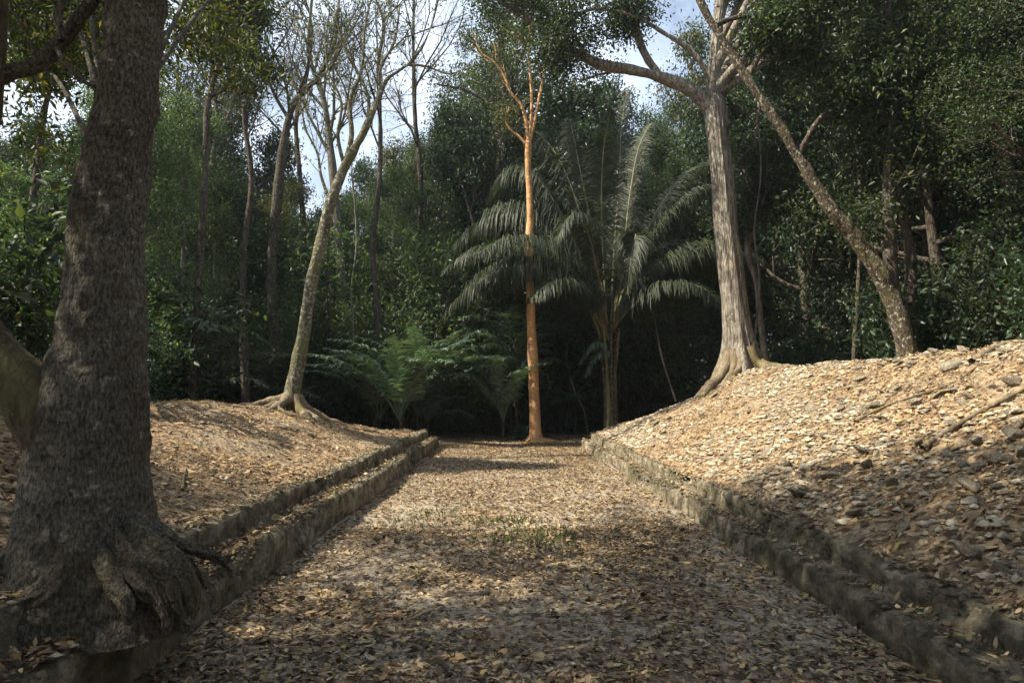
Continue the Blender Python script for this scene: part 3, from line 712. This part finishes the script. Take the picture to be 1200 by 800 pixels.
# roots spilling over the steps
def root_disp(seed):
    f0 = bark_disp(.06, 3, 12, seed, .018)
    def f(P, D, r, th):
        q = f0(P, D, r, th); return q + .12 * r * np.sin(th[None, :] * 5 + np.arange(len(P))[:, None] * .12) + .06 * r * np.sin(th[None, :] * 11 + 1)
    return f
for k, (pts, w, d) in enumerate([([(140, 600), (176, 640), (206, 668), (222, 700), (218, 738)], (40, 46, 40, 28, 12), [3.95, 3.86, 3.8, 3.78, 3.8]),
                                 ([(130, 620), (158, 662), (182, 694), (196, 722), (192, 745)], (40, 44, 36, 24, 12), [3.9, 3.78, 3.7, 3.68, 3.68]),
                                 ([(160, 612), (194, 632), (222, 642), (248, 650), (270, 668)], (30, 28, 20, 13, 6), [4.1, 4.1, 4.15, 4.2, 4.3]),
                                 ([(90, 620), (76, 664), (60, 690), (36, 704), (0, 716)], (40, 44, 34, 24, 14), [3.85, 3.7, 3.62, 3.6, 3.6]),
                                 ([(116, 630), (130, 676), (146, 704), (152, 730)], (34, 34, 26, 12), [3.85, 3.7, 3.62, 3.6]),
                                 ([(70, 600), (30, 640), (-6, 662), (-50, 680)], (40, 38, 30, 20), [4.0, 4.0, 4.0, 4.0]),
                                 ([(170, 640), (200, 650), (226, 664), (240, 690)], (18, 16, 12, 6), [3.95, 3.92, 3.95, 4.0]),
                                 ([(150, 640), (186, 664), (204, 690), (212, 716), (230, 735)], (16, 17, 14, 10, 5), [3.84, 3.72, 3.68, 3.68, 3.7])]):
    mb = MB(); limb(mb, [(a, b, w_ * .78) for (a, b), w_ in zip(pts, w)], d, 48, 80, root_disp(k * 3 + 1)); child(T1, 'root', mb, MAT['bark_big'])
# crown, above the frame; it is what shades the near path
rng = np.random.default_rng(8); mb = MB(); A = []
top = P[-1]
for k, (tx, ty, tz) in enumerate([(-10.5, -2.5, 11.5), (-8.5, 2.6, 12.5), (-5.5, -3.5, 12), (-2.4, -1.5, 13), (-12.2, .4, 10.5), (-7.2, .2, 13.5), (.6, -.6, 12), (-9.5, -5, 11), (-3.2, -6, 12), (-6.5, -7, 11), (-9.2, 4.4, 11), (-6.6, 5.0, 12), (-11, 2.6, 10.5)]):
    e = np.array([tx, ty, tz]); s0 = P[262 - (k % 4) * 8]
    mid = s0 * .5 + e * .5 + np.array([0, 0, .9]) ; Q = catmull([s0, mid, e], 14); rq = np.linspace(.12, .03, 14)
    tube(mb, Q, rq, 8, cap=False); sprout(mb, Q, rq, 0, rng, A, [(8, .34, .9, .03), (5, .5, .9, 0)])
child(T1, 'limb', mb, MAT['bark_big'])
A = np.concatenate(A); A = A[(A[:, 2] > 4.2 + .6 * np.maximum(A[:, 1], 0))]; cb = MB(); leaf_cloud(cb, A, 19, .48, .19, rng); child(T1, 'crown', cb, MAT['leaf_mid'], False)
for k, (a, b, d) in enumerate([(300, 10, 8.5), (226, 70, 7), (262, -10, 7.5), (60, 50, 6), (20, 120, 6.5), (90, 10, 6)]):
    mb = MB(); A = []; s0 = P[205 - k * 6]; e = at(a, b, d); Q = catmull([s0, s0 * .45 + e * .55 + np.array([0, 0, .5]), e], 14); rq = np.linspace(.022, .006, 14)
    tube(mb, Q, rq, 6, cap=False); sprout(mb, Q[6:], rq[6:] * .8, 0, rng, A, [(7, .55, .8, .0), (5, .5, .8, -.03)]); br = child(T1, 'branch', mb, MAT['bark_big'])
    cb = MB(); leaf_cloud(cb, np.concatenate(A), 7, .11, .085, rng, wr=.33); child(T1, 'foliage', cb, MAT['leaf_olive'], False)
# yellowing leaf sprays by the side branch
cb = MB(); mb = MB(); A = []
for a, b, w in ((20, 40, 30), (60, 20, 30), (40, 110, 30)):
    pass

# --- pale leaning tree on the left bank
T2 = thing('leaning_tree', 'slim pale mossy tree leaning right on the left bank with bare twiggy crown', 'tree', tuple(at(342, 484, 17)))
mb = MB(); P, r = px_path([(342, 500, 36), (340, 480, 28), (346, 440, 22), (355, 395, 20), (365, 335, 19), (375, 290, 17.5), (386, 242, 16), (402, 200, 14), (426, 156, 11), (444, 114, 9), (455, 92, 7.5), (480, 74, 6), (500, 45, 4.5), (512, 5, 3.5), (520, -40, 2)], 17, 110)
r = r * .76; tube(mb, P, r, 28, bark_disp(.05, 1.5, 6, 3, .02)); child(T2, 'trunk', mb, MAT['bark_lean'])
mb = MB(); A = []; rng = np.random.default_rng(31)
for pts in ([(402, 200, 11), (412, 160, 9), (410, 120, 8), (424, 80, 6), (428, 30, 4), (440, -20, 2.5)], [(430, 150, 8), (432, 118, 6), (422, 90, 5), (405, 60, 4), (392, 15, 2.5)],
            [(446, 112, 6), (446, 80, 5), (462, 50, 4), (468, 10, 3)], [(404, 196, 7), (396, 160, 6), (400, 120, 4), (384, 80, 3), (380, 30, 2)], [(478, 76, 5), (500, 78, 4), (522, 86, 3), (540, 84, 2)],
            [(386, 235, 6), (376, 205, 5), (372, 180, 4), (358, 150, 3), (350, 110, 2)]):
    Q, rq = limb(mb, [(a, b, c * .7) for a, b, c in pts], 17, 8, 24); sprout(mb, Q, rq * .7, 0, rng, A, [(9, .45, .7, .05), (7, .5, .8, .03), (4, .5, .8, 0)])
child(T2, 'branch', mb, MAT['bark_lean'])
A = np.concatenate(A); A = A[rng.uniform(size=len(A)) < .06]; cb = MB(); leaf_cloud(cb, A, 3, .18, .11, rng); child(T2, 'crown', cb, MAT['leaf_olive'], False)
for k in range(11): ground_root(T2, k * .6 + .2 * math.sin(k * 3), (.8 + .9 * abs(math.sin(k * 2.3))) * (1.3 if math.cos(k * .6) < 0 else 1), .115, .42, k, .14)

# --- slender orange-barked tree at the end of the path
T3 = thing('orange_trunk_tree', 'slender smooth orange-barked tree standing alone at the end of the path', 'tree', tuple(at(628, 517, 24.6)))
mb = MB(); P, r = px_path([(628, 524, 36), (628, 515, 22), (627.5, 505, 15.5), (627, 495, 14), (626, 470, 13), (625, 430, 12.5), (623, 390, 11.5), (621.5, 350, 11), (620.5, 310, 10), (620, 280, 9.5), (621.5, 255, 9), (620.5, 230, 8.5), (619, 200, 8), (619, 172, 8), (620, 160, 6)], 24.6, 120)
r = r * .93; tube(mb, P, r, 28, bark_disp(.03, 1.2, 5, 13, .01)); child(T3, 'trunk', mb, MAT['bark_orange'])
mb = MB(); A = []; rng = np.random.default_rng(41)
for pts in ([(619, 172, 6), (608, 160, 4.5), (598, 152, 4), (593, 140, 3.4), (597, 126, 2.4)], [(619, 168, 6), (616, 140, 6), (610, 122, 5), (598, 108, 4.5), (592, 92, 4), (580, 74, 3.4), (564, 62, 2.6), (556, 45, 1.6)],
            [(620, 165, 6), (623, 130, 5), (622, 95, 4), (619, 60, 3.4), (621, 25, 2.6), (618, -20, 1.6)], [(621, 165, 6), (628, 135, 4.6), (633, 108, 4.2), (638, 82, 3.4), (642, 50, 2.6), (646, 0, 1.8)],
            [(620, 78, 3), (612, 55, 2.4), (606, 38, 1.6)]):
    Q, rq = limb(mb, [(a, b, c * .75) for a, b, c in pts], 24.6, 8, 24); sprout(mb, Q[8:], rq[8:], 0, rng, A, [(6, .3, .6, .08), (4, .5, .8, .03)])
child(T3, 'branch', mb, MAT['bark_orange'])
A = np.concatenate(A); A = A[A[:, 2] > 11.0]; cb = MB(); leaf_cloud(cb, A, 9, .35, .12, rng); child(T3, 'crown', cb, MAT['leaf_olive'], False)
for k in range(8): ground_root(T3, k * .8 + .3, .7 + .5 * abs(math.sin(k * 1.7)), .07, .22, k + 60, .1, 'bark_orange')

# --- big pale tree on top of the right bank
T4 = thing('spreading_tree', 'tall pale ridged-bark tree on the right bank with a thick limb reaching left', 'tree', tuple(at(868, 432, 20)))
def pale_disp(P, D, r, th):
    X = P[:, None] + D * r[..., None]; z = X[..., 2]; fl = ss(4.6, 2.3, z); az = np.arctan2(D[..., 1], D[..., 0])
    rid = fbm(az * 5.5, z * .35, 0, 6, 2)
    lob = np.cos(az * 4 + 1.9) * .6 + .4 * np.cos(az * 7 + .3)
    return r * (1 + fl * .2 * lob + .04 * fbm(X[..., 0], X[..., 1], X[..., 2], 2)) + .035 * rid
mb = MB(); P, r = px_path([(871, 452, 66), (870, 425, 48), (867, 400, 35), (862, 365, 29), (857, 320, 27), (851, 270, 26), (847, 220, 25), (842, 170, 25), (838, 130, 25), (836, 98, 16), (840, 40, 12), (846, -20, 10), (850, -90, 7)], 20, 170)
tube(mb, P, r, 72, pale_disp); child(T4, 'trunk', mb, MAT['bark_pale'])
mb = MB(); A = []; rng = np.random.default_rng(51)
tops = P[120:]
big = [([(838, 134, 24), (818, 112, 22), (796, 99, 21), (765, 88, 19), (735, 81, 19), (704, 76, 17), (672, 60, 15), (642, 40, 13), (610, 16, 12), (578, -6, 11), (540, -36, 8)], 20),
       ([(772, 88, 14), (757, 66, 14), (746, 38, 13), (735, 2, 12), (728, -50, 9)], 20), ([(640, 38, 8), (632, 16, 8), (628, -20, 7), (632, -70, 5)], 20),
       ([(838, 60, 14), (858, 20, 13), (890, -30, 11), (930, -90, 8)], 20.5), ([(836, 95, 10), (810, 60, 9), (780, 40, 8), (740, 18, 6), (690, 12, 5), (660, 40, 3.5), (652, 64, 2.5)], 19.5),
       ([(840, 40, 12), (870, 60, 9), (905, 50, 7), (960, 20, 5)], 21)]
for pts, d in big:
    Q, rq = limb(mb, [(a, b, c * .68) for a, b, c in pts], d, 20, 60, bark_disp(.05, 1.6, 6, 5, .015)); sprout(mb, Q[14:], rq[14:] * .6, 0, rng, A, [(12, .22, .8, .04), (5, .5, .8, 0), (4, .5, .8, -.03)])
for e in ((10, 17, 17), (13, 19, 16), (9, 22, 18), (12, 15, 15), (14, 23, 17), (7.5, 20, 19), (16, 18, 15), (11, 25, 17)):
    s0 = P[120 + int(rng.integers(40))]; Q = catmull([s0, s0 * .5 + np.array(e) * .5 + np.array([0, 0, .8]), e], 14); rq = np.linspace(.16, .03, 14); tube(mb, Q, rq, 8, cap=False); sprout(mb, Q, rq, 0, rng, A, [(9, .4, .9, .02), (6, .5, .9, 0)])
child(T4, 'limb', mb, MAT['bark_pale'])
A = np.concatenate(A); keep = (A[:, 0] > 5.5) | (rng.uniform(size=len(A)) < .6); A = A[keep]; cb = MB(); leaf_cloud(cb, A, 11, .32, .12, rng); child(T4, 'crown', cb, MAT['leaf_mid'], False)
print('T4 anchors', len(A))
for k, (az, L, r) in enumerate([(3.35, 2.3, .2), (3.9, 1.3, .15), (4.5, 1.2, .15), (5.1, 1.5, .17), (5.75, 2.0, .17), (.2, 1.6, .15), (2.6, 1.5, .15), (4.2, .9, .09), (5.4, 1.0, .09)]): ground_root(T4, az, L, r, .75, k + 30, .32)

# --- dark tree leaning left over the right bank
T5 = thing('leaning_dark_tree', 'long brown mottled tree leaning left across the right woods', 'tree', tuple(at(1062, 412, 15.5)))
mb = MB(); P, r = px_path([(1066, 430, 30), (1060, 400, 25), (1048, 360, 23), (1030, 320, 22), (1006, 284, 20), (975, 246, 18), (945, 200, 16), (916, 152, 14.5), (888, 110, 13.5), (856, 62, 12.5), (826, 12, 11), (806, -40, 10), (790, -100, 8)], 15.5, 110)
r = r * .85; tube(mb, P, r, 32, bark_disp(.07, 1.4, 6, 23, .025)); child(T5, 'trunk', mb, MAT['bark_mottled'])
mb = MB(); A = []; rng = np.random.default_rng(61)
for pts, d in (([(1052, 372, 18), (1046, 330, 16), (1042, 280, 14), (1040, 210, 12), (1046, 120, 10), (1040, 20, 8), (1050, -80, 6)], 15.6), ([(1060, 390, 16), (1068, 330, 13), (1062, 270, 12), (1050, 200, 10), (1075, 110, 8), (1100, 0, 6)], 16.2),
               ([(934, 184, 7), (960, 140, 6), (1000, 110, 4), (1040, 60, 2)], 15.5), ([(876, 92, 8), (900, 50, 7), (940, 10, 6), (980, -60, 4)], 15.5), ([(836, 30, 7), (870, 20, 5), (910, 30, 4), (950, 60, 2)], 15.5)):
    Q, rq = limb(mb, pts, d, 14, 50, bark_disp(.08, 1.6, 6, 7, .012)); sprout(mb, Q[12:], rq[12:] * .5, 0, rng, A, [(12, .28, .8, .02), (5, .5, .8, 0), (4, .5, .8, -.03)])
child(T5, 'limb', mb, MAT['bark_dark'])
A = np.concatenate(A); cb = MB(); leaf_cloud(cb, A, 7, .28, .14, rng); child(T5, 'crown', cb, MAT['leaf_mid'], False)
print('T5 anchors', len(A))

# --- bare forest trees against the bright sky, upper left, and trunks seen in the woods
def slim(name, label, pts, d, seed, mat, leaf=None, spec=None, lp=.4, cat='tree', per=5):
    rng = np.random.default_rng(seed); base = at(pts[0][0], pts[0][1], d); T = thing(name, label, cat, tuple(base))
    mb = MB(); P, r = px_path(pts, d, 60); P[0, 2] = min(P[0, 2], float(hz(P[0, 0], P[0, 1])) - .1)
    tube(mb, P, r, 14, bark_disp(.06, 1, 5, seed, .012)); child(T, 'trunk', mb, MAT[mat])
    A = []; bm_ = MB()
    sprout(bm_, P[22:], r[22:], 0, rng, A, spec or [(12, .42, .75, .06), (8, .5, .7, .05), (6, .5, .7, .03), (4, .5, .7, 0)])
    child(T, 'branch', bm_, MAT[mat])
    if leaf:
        A = np.concatenate(A); A = A[rng.uniform(size=len(A)) < lp]; cb = MB(); leaf_cloud(cb, A, per, .22, .15, rng); child(T, 'crown', cb, MAT[leaf], False)
    return T
slim('bare_tree', 'grey nearly leafless tree against the bright sky above the left woods', [(322, 470, 15), (322, 400, 13), (318, 320, 12), (326, 220, 11), (334, 160, 9), (345, 120, 7), (372, 90, 5), (392, 50, 4), (398, -10, 2.5)], 27, 71, 'bark_dark', 'leaf_olive', lp=.02)
slim('bare_tree', 'thin bare tree rising behind the leaning pale tree', [(400, 480, 14), (404, 400, 12), (398, 300, 10), (390, 200, 9), (380, 120, 7), (362, 60, 5), (368, -20, 3)], 30, 72, 'bark_grey', 'leaf_olive', lp=.02)
slim('sparse_tree', 'thin tree with yellowing leaves right of the big trunk', [(226, 450, 9), (232, 340, 8), (240, 220, 7), (244, 120, 6), (262, 60, 5), (270, 0, 4), (262, -60, 3)], 20, 73, 'bark_dark', 'leaf_olive', lp=.6)
slim('sparse_tree', 'sparse yellowing tree in the upper left corner of the view', [(18, 440, 10), (30, 300, 9), (44, 200, 8), (52, 130, 7), (70, 60, 5), (62, 0, 4), (80, -60, 3)], 14, 74, 'bark_dark', 'leaf_olive', lp=.6, per=7)
for k, (pxb, dd, lb) in enumerate([(288, 24, 'thin leafless tree between the two dim trunks of the left woods'), (352, 31, 'leafless far tree with fine twigs left of the leaning pale tree'), (440, 28, 'thin leafless tree right of the leaning pale tree'), (486, 33, 'distant bare tree against the sky near the top centre'), (254, 28, 'fine-twigged bare tree just right of the yellowing tree')]):
    j = rt.uniform(-8, 8, 8)
    slim('bare_tree', lb, [(pxb, 470, 9), (pxb + j[0], 380, 8), (pxb + j[1], 290, 7), (pxb + j[2], 210, 6), (pxb + j[3], 140, 5), (pxb + j[4] * 2, 80, 4), (pxb + j[5] * 3, 20, 3), (pxb + j[6] * 4, -50, 2)], dd, 170 + k, 'bark_dark', 'leaf_olive', [(13, .42, .7, .08), (8, .5, .7, .05), (7, .5, .7, .03), (4, .5, .7, 0)], lp=.012)
slim('forest_tree', 'leafy tree rising tall behind the orange trunk', [(572, 500, 20), (566, 400, 18), (574, 300, 16), (586, 220, 14), (590, 140, 12), (584, 70, 9), (592, 20, 6)], 31, 75, 'bark_dark', 'leaf_mid', [(18, .42, .9, .03), (7, .5, .9, 0), (5, .5, .8, 0)], .9, per=8)
slim('forest_tree', 'thin crooked trunk in the dark right of the pale tree', [(898, 430, 8), (892, 380, 8), (886, 330, 7), (876, 290, 7), (880, 220, 6), (890, 120, 5)], 22, 76, 'bark_grey', 'leaf_dark', lp=.3)
slim('forest_tree', 'pale forked trunk in the upper right dark woods', [(1192, 400, 20), (1190, 300, 18), (1180, 200, 16), (1165, 140, 15), (1140, 70, 13), (1122, 10, 11), (1110, -60, 8)], 18, 77, 'bark_pale', 'leaf_dark', lp=.5)
slim('forest_tree', 'grey upright trunk near the upper right corner', [(1186, 380, 15), (1184, 280, 14), (1178, 180, 13), (1172, 90, 12), (1160, 0, 10), (1150, -60, 8)], 20, 78, 'bark_pale', 'leaf_dark', lp=.5)
slim('forest_tree', 'slim vertical trunk rising between the leaning tree and the pale tree', [(1000, 420, 5), (1006, 330, 4.5), (1008, 230, 4), (1000, 120, 4), (1006, 20, 3), (1004, -50, 3)], 19, 79, 'bark_dark', 'leaf_mid', lp=.5)

# --- the great palm beyond the path end
pb = at(716, 494, 26); pb[2] = float(hz(pb[0], pb[1]))
T6 = thing('feather_palm', 'great feather palm with long arching fronds right of the orange trunk', 'palm', tuple(pb)); rng = np.random.default_rng(91)
hub = at(713, 398, 26)
for k in range(9):
    a = k * .7; mb = MB(); b0 = pb + np.array([math.cos(a) * .22, math.sin(a) * .18, -.1]); t0 = hub + np.array([math.cos(a) * .42, math.sin(a) * .3, .4 + .3 * math.sin(k * 2.1)])
    tube(mb, catmull([b0, b0 * .5 + t0 * .5 - np.array([math.cos(a) * .12, math.sin(a) * .1, 0]), t0], 20), np.linspace(.085, .045, 20), 10, bark_disp(.1, 2, 8, k, .01)); child(T6, 'stem', mb, MAT['bark_mottled'] if k % 3 else MAT['rachis'])
fr = [([(706, 392), (676, 345), (640, 316), (600, 308), (560, 328), (524, 366)], [26, 25.6, 25.2, 24.9, 24.8, 24.8], 1.35), ([(706, 385), (668, 310), (635, 262), (600, 246), (565, 262), (532, 292)], [26, 26, 26, 26, 26.2, 26.4], 1.2),
      ([(708, 380), (680, 300), (652, 240), (625, 205), (596, 205), (575, 235)], [26, 26.3, 26.8, 27.2, 27.6, 28], 1.1), ([(711, 380), (707, 300), (705, 230), (708, 170), (716, 128)], [26, 26, 26, 25.8, 25.5], 1.0),
      ([(712, 380), (698, 290), (684, 220), (674, 170), (668, 140)], [26, 26.3, 26.6, 27, 27.3], 1.0), ([(716, 380), (730, 300), (738, 230), (748, 175), (762, 145)], [26, 26.3, 26.7, 27, 27.4], 1.0),
      ([(716, 385), (735, 330), (762, 280), (790, 245), (820, 222), (850, 226)], [26, 25.8, 25.6, 25.4, 25.2, 25.2], 1.15), ([(717, 388), (728, 330), (738, 290), (745, 275), (740, 300), (735, 345)], [26, 25.4, 24.9, 24.4, 24.1, 24], .9),
      ([(717, 382), (748, 300), (775, 240), (810, 200), (850, 195), (880, 215)], [26, 26.6, 27.2, 27.8, 28.4, 29], 1.2), ([(704, 396), (685, 350), (660, 330), (640, 335), (622, 350)], [26, 25, 24, 23.5, 23.2], .9),
      ([(708, 380), (690, 290), (668, 215), (640, 165), (610, 150), (590, 165)], [26, 26.8, 27.6, 28.6, 29.5, 30], 1.1), ([(716, 380), (720, 290), (726, 210), (728, 150), (735, 105)], [26, 27, 28, 29, 30], 1.0),
      ([(716, 384), (745, 330), (785, 300), (820, 300), (845, 325)], [26, 26.5, 27, 27.5, 28], 1.1), ([(706, 384), (670, 330), (625, 280), (580, 285), (548, 320)], [26, 27, 28, 29, 29.5], 1.1),
      ([(711, 380), (700, 320), (690, 275), (676, 255), (660, 265), (650, 300)], [26, 25.2, 24.6, 24.2, 24, 23.9], .9)]
for k, az in enumerate([.15, .55, -.3, 1.0, 2.2, 2.7, 3.2, 3.6, -.8, 1.5, 0.35, 2.95]):
    PX = arch(hub + np.array([0, 0, .1]), az, 1.25 - .05 * k % .5, 6.2 + .5 * math.sin(k * 3), 2.1 + .25 * math.sin(k * 5))
    fr.append((PX, None, 1.15))
for az, e0, L in ((2.75, 1.2, 8.2), (3.25, 1.1, 8.0), (3.7, 1.15, 7.5), (2.9, 1.35, 8.4), (.1, 1.2, 7.6), (-.35, 1.15, 7.4), (.5, 1.3, 7.8)):
    fr.append((arch(hub, az, e0, L, 2.3), None, 1.45))
for pts, d, ll in fr:
    mb = MB(); Pq = frond_mesh(mb, (pts if d is None else np.array([at(a, b, q) for (a, b), q in zip(pts, d)])), ll * (1.75 if d and pts[-1][0] < 600 else 1.4), 240, rng, .036, .7 if d and pts[-1][0] < 600 else .5, start=.16)
    f = child(T6, 'frond', mb, MAT['frond'], False); m2 = MB(); tube(m2, Pq, np.linspace(.05, .01, len(Pq)), 6, cap=False); rc = link('midrib', None, f)
    me = m2.mesh('midrib', MAT['rachis']); me.transform(__import__('mathutils').Matrix.Translation(-Vector(T6.location))); rc.data if rc else None
    bpy.data.objects.remove(rc); rc = link('midrib', me, f)
for a, b, c in (((716, 412), (700, 415), (686, 440)), ((712, 408), (696, 402), (680, 425))):
    mb = MB(); frond_mesh(mb, np.array([at(*a, 25.6), at(*b, 25.2), at(*c, 25)]), .5, 26, rng, .06, .6); child(T6, 'frond', mb, MAT['frond_sunlit'], False)

# --- named smaller palms
def hero_palm(name, label, proto, px, py, d, H, rz, wide=1.0):
    q = at(px, py, d); return place(proto, q[0], q[1], H, label, None, 'palm', rz, wide, sink=0)
hero_palm('young_palm', 'bushy bright young palm left of the path end', PC, 468, 500, 24.3, .86, .4, 1.1)
hero_palm('young_palm', 'spreading young palm beside the left bank end', PA[1], 488, 505, 25.5, 1.7, 2.0, .9)
hero_palm('young_palm', 'leafy young palm behind the left bank end', PC, 445, 498, 26.3, .8, 3.0, 1.1)
hero_palm('young_palm', 'tallest of the bright young palms behind the left bank end', PC, 492, 500, 26.4, .95, 5.2, 1.1)
hero_palm('young_palm', 'low fountain of fronds between the bright young palm and the bank end', PA[0], 500, 508, 26.2, .7, 5.0)
hero_palm('young_palm', 'small bright palm whose fronds show just left of the orange trunk', PC, 590, 506, 25.6, .8, 2.2, .8)
hero_palm('young_palm', 'upright young palm just left of the orange trunk', PA[1], 606, 508, 26.5, 2.6, 1.2, .85)
hero_palm('young_palm', 'tall thin young palm close behind the orange trunk', PA[1], 598, 505, 28.5, 3.6, 4.2, .8)
place(BU[2], *at(614, 512, 25.4)[:2], .75, 'small low green plant at the foot of the orange trunk', None, 'shrub', .3)
# lianas
for k, (pts, d, lb) in enumerate([([(664, 500, 2), (668, 450, 1.6), (664, 410, 1.6), (672, 370, 1.5), (668, 300, 1.5)], 28.5, 'thin pale vine hanging between the orange trunk and the palm'), ([(690, 508, 2.4), (684, 480, 2), (676, 465, 2), (668, 440, 1.8)], 27, 'short leaning sapling stem left of the palm'),
                     ([(792, 470, 2.6), (776, 420, 2.4), (768, 380, 2.2), (758, 340, 2)], 25, 'slanting dead stem right of the palm'), ([(884, 400, 2.5), (890, 330, 2.3), (884, 270, 2.2), (892, 200, 2), (886, 120, 2)], 20.5, 'pale vine hanging beside the big pale trunk'),
                     ([(415, 400, 2.5), (412, 340, 2.2), (418, 280, 2), (412, 200, 2)], 27, 'thin vertical vine behind the leaning pale tree')]):
    mb = MB(); limb(mb, pts, d, 6, 30, bark_disp(.1, 2, 5, k, .01)); tag(link('vine', mb.mesh('vine', MAT['bark_grey'])), lb, 'vine')
# tufts of grass on the path
def tuft(cx, cy, sx, sy, n, seed):
    rng = np.random.default_rng(seed); x = cx + rng.normal(size=n) * sx; y = cy + rng.normal(size=n) * sy; C = np.stack([x, y, hz(x, y)], -1)
    mb = MB(); l = rng.uniform(.04, .11, n); D = rnd_dirs(n, rng, 1.6); leaves(mb, C, D, rnd_dirs(n, rng), l, np.full(n, .008), .1, .3); return tag(link('grass', mb.mesh('grass', MAT['grass'], False)), kind='stuff')
tuft(.35, 7.9, .42, .3, 520, 1)['label'] = 'largest tuft of short grass in the middle of the path'
tuft(-.05, 8.9, .3, .15, 200, 2)['label'] = 'faint grass patch on the path beyond the larger tuft'
tuft(-1.1, 9.2, .35, .5, 220, 3)['label'] = 'sparse grass on the left side of the path'

# ------------------------------------------------------------------ light and sky
hm = bpy.data.materials.new('morning_haze'); hm.use_nodes = True; hn = hm.node_tree; hn.nodes.clear(); ho = hn.nodes.new('ShaderNodeOutputMaterial'); hv = hn.nodes.new('ShaderNodeVolumePrincipled')
hv.inputs['Color'].default_value = (.85, .92, 1, 1); hv.inputs['Density'].default_value = .0005; hv.inputs['Anisotropy'].default_value = .3; hn.links.new(hv.outputs[0], ho.inputs['Volume'])
hb = MB(); bx0, bx1 = np.array([-410, -210, -2.0]), np.array([410, 610, 32.0])
hb.add(np.array([[(bx0, bx1)[i][0], (bx0, bx1)[j][1], (bx0, bx1)[k][2]] for i in (0, 1) for j in (0, 1) for k in (0, 1)]), np.array([[0, 1, 3, 2], [4, 6, 7, 5], [0, 4, 5, 1], [2, 3, 7, 6], [0, 2, 6, 4], [1, 5, 7, 3]]))
tag(link('haze', hb.mesh('haze', hm, False)), kind='stuff')
SUN = unit(np.array([-.66, -.17, .80]))
el = math.asin(SUN[2]); azn = math.atan2(SUN[0], SUN[1])           # azimuth from +Y towards +X
w = bpy.data.worlds.new('World'); SC.world = w; w.use_nodes = True; nt = w.node_tree; nt.nodes.clear()
out = nt.nodes.new('ShaderNodeOutputWorld'); bg = nt.nodes.new('ShaderNodeBackground'); sky = nt.nodes.new('ShaderNodeTexSky')
sky.sky_type = 'NISHITA'; sky.sun_disc = False; sky.sun_elevation = el; sky.sun_rotation = azn % (2 * math.pi); sky.air_density = 1.2; sky.dust_density = 2.5
tc = nt.nodes.new('ShaderNodeTexCoord'); n = noise(nt, tc.outputs['Generated'], 3.2, 6, .6)
cl = ramp(nt, n, [(.36, (.1, .1, .1)), (.56, (1, 1, 1))])
nt.links.new(mixc(nt, cl, sky.outputs[0], (5.8, 6.6, 7.7)), bg.inputs[0]); bg.inputs[1].default_value = .085; nt.links.new(bg.outputs[0], out.inputs[0])
sl = bpy.data.lights.new('sun', 'SUN'); sl.energy = 5.0; sl.angle = R(.6); sl.color = (1, .91, .75); so = link('sun', sl)
so.rotation_euler = Vector(SUN).to_track_quat('Z', 'Y').to_euler()

cam = bpy.data.cameras.new('camera'); cam.sensor_width = 36; cam.lens = 24; cam.clip_end = 2000; cam.clip_start = .05
co = link('camera', cam, None, tuple(CAM)); co.rotation_euler = (math.pi / 2 + PITCH, 0, -YAW); SC.camera = co
vs = SC.view_settings; vs.view_transform = 'Standard'; vs.look = 'None'; vs.gamma = 1; vs.exposure = 1.22
cy = SC.cycles; cy.max_bounces = 5; cy.diffuse_bounces = 3; cy.glossy_bounces = 2; cy.transmission_bounces = 3; cy.transparent_max_bounces = 4
cy.caustics_reflective = False; cy.caustics_refractive = False; cy.sample_clamp_indirect = 4; cy.use_adaptive_sampling = True; cy.adaptive_threshold = .02
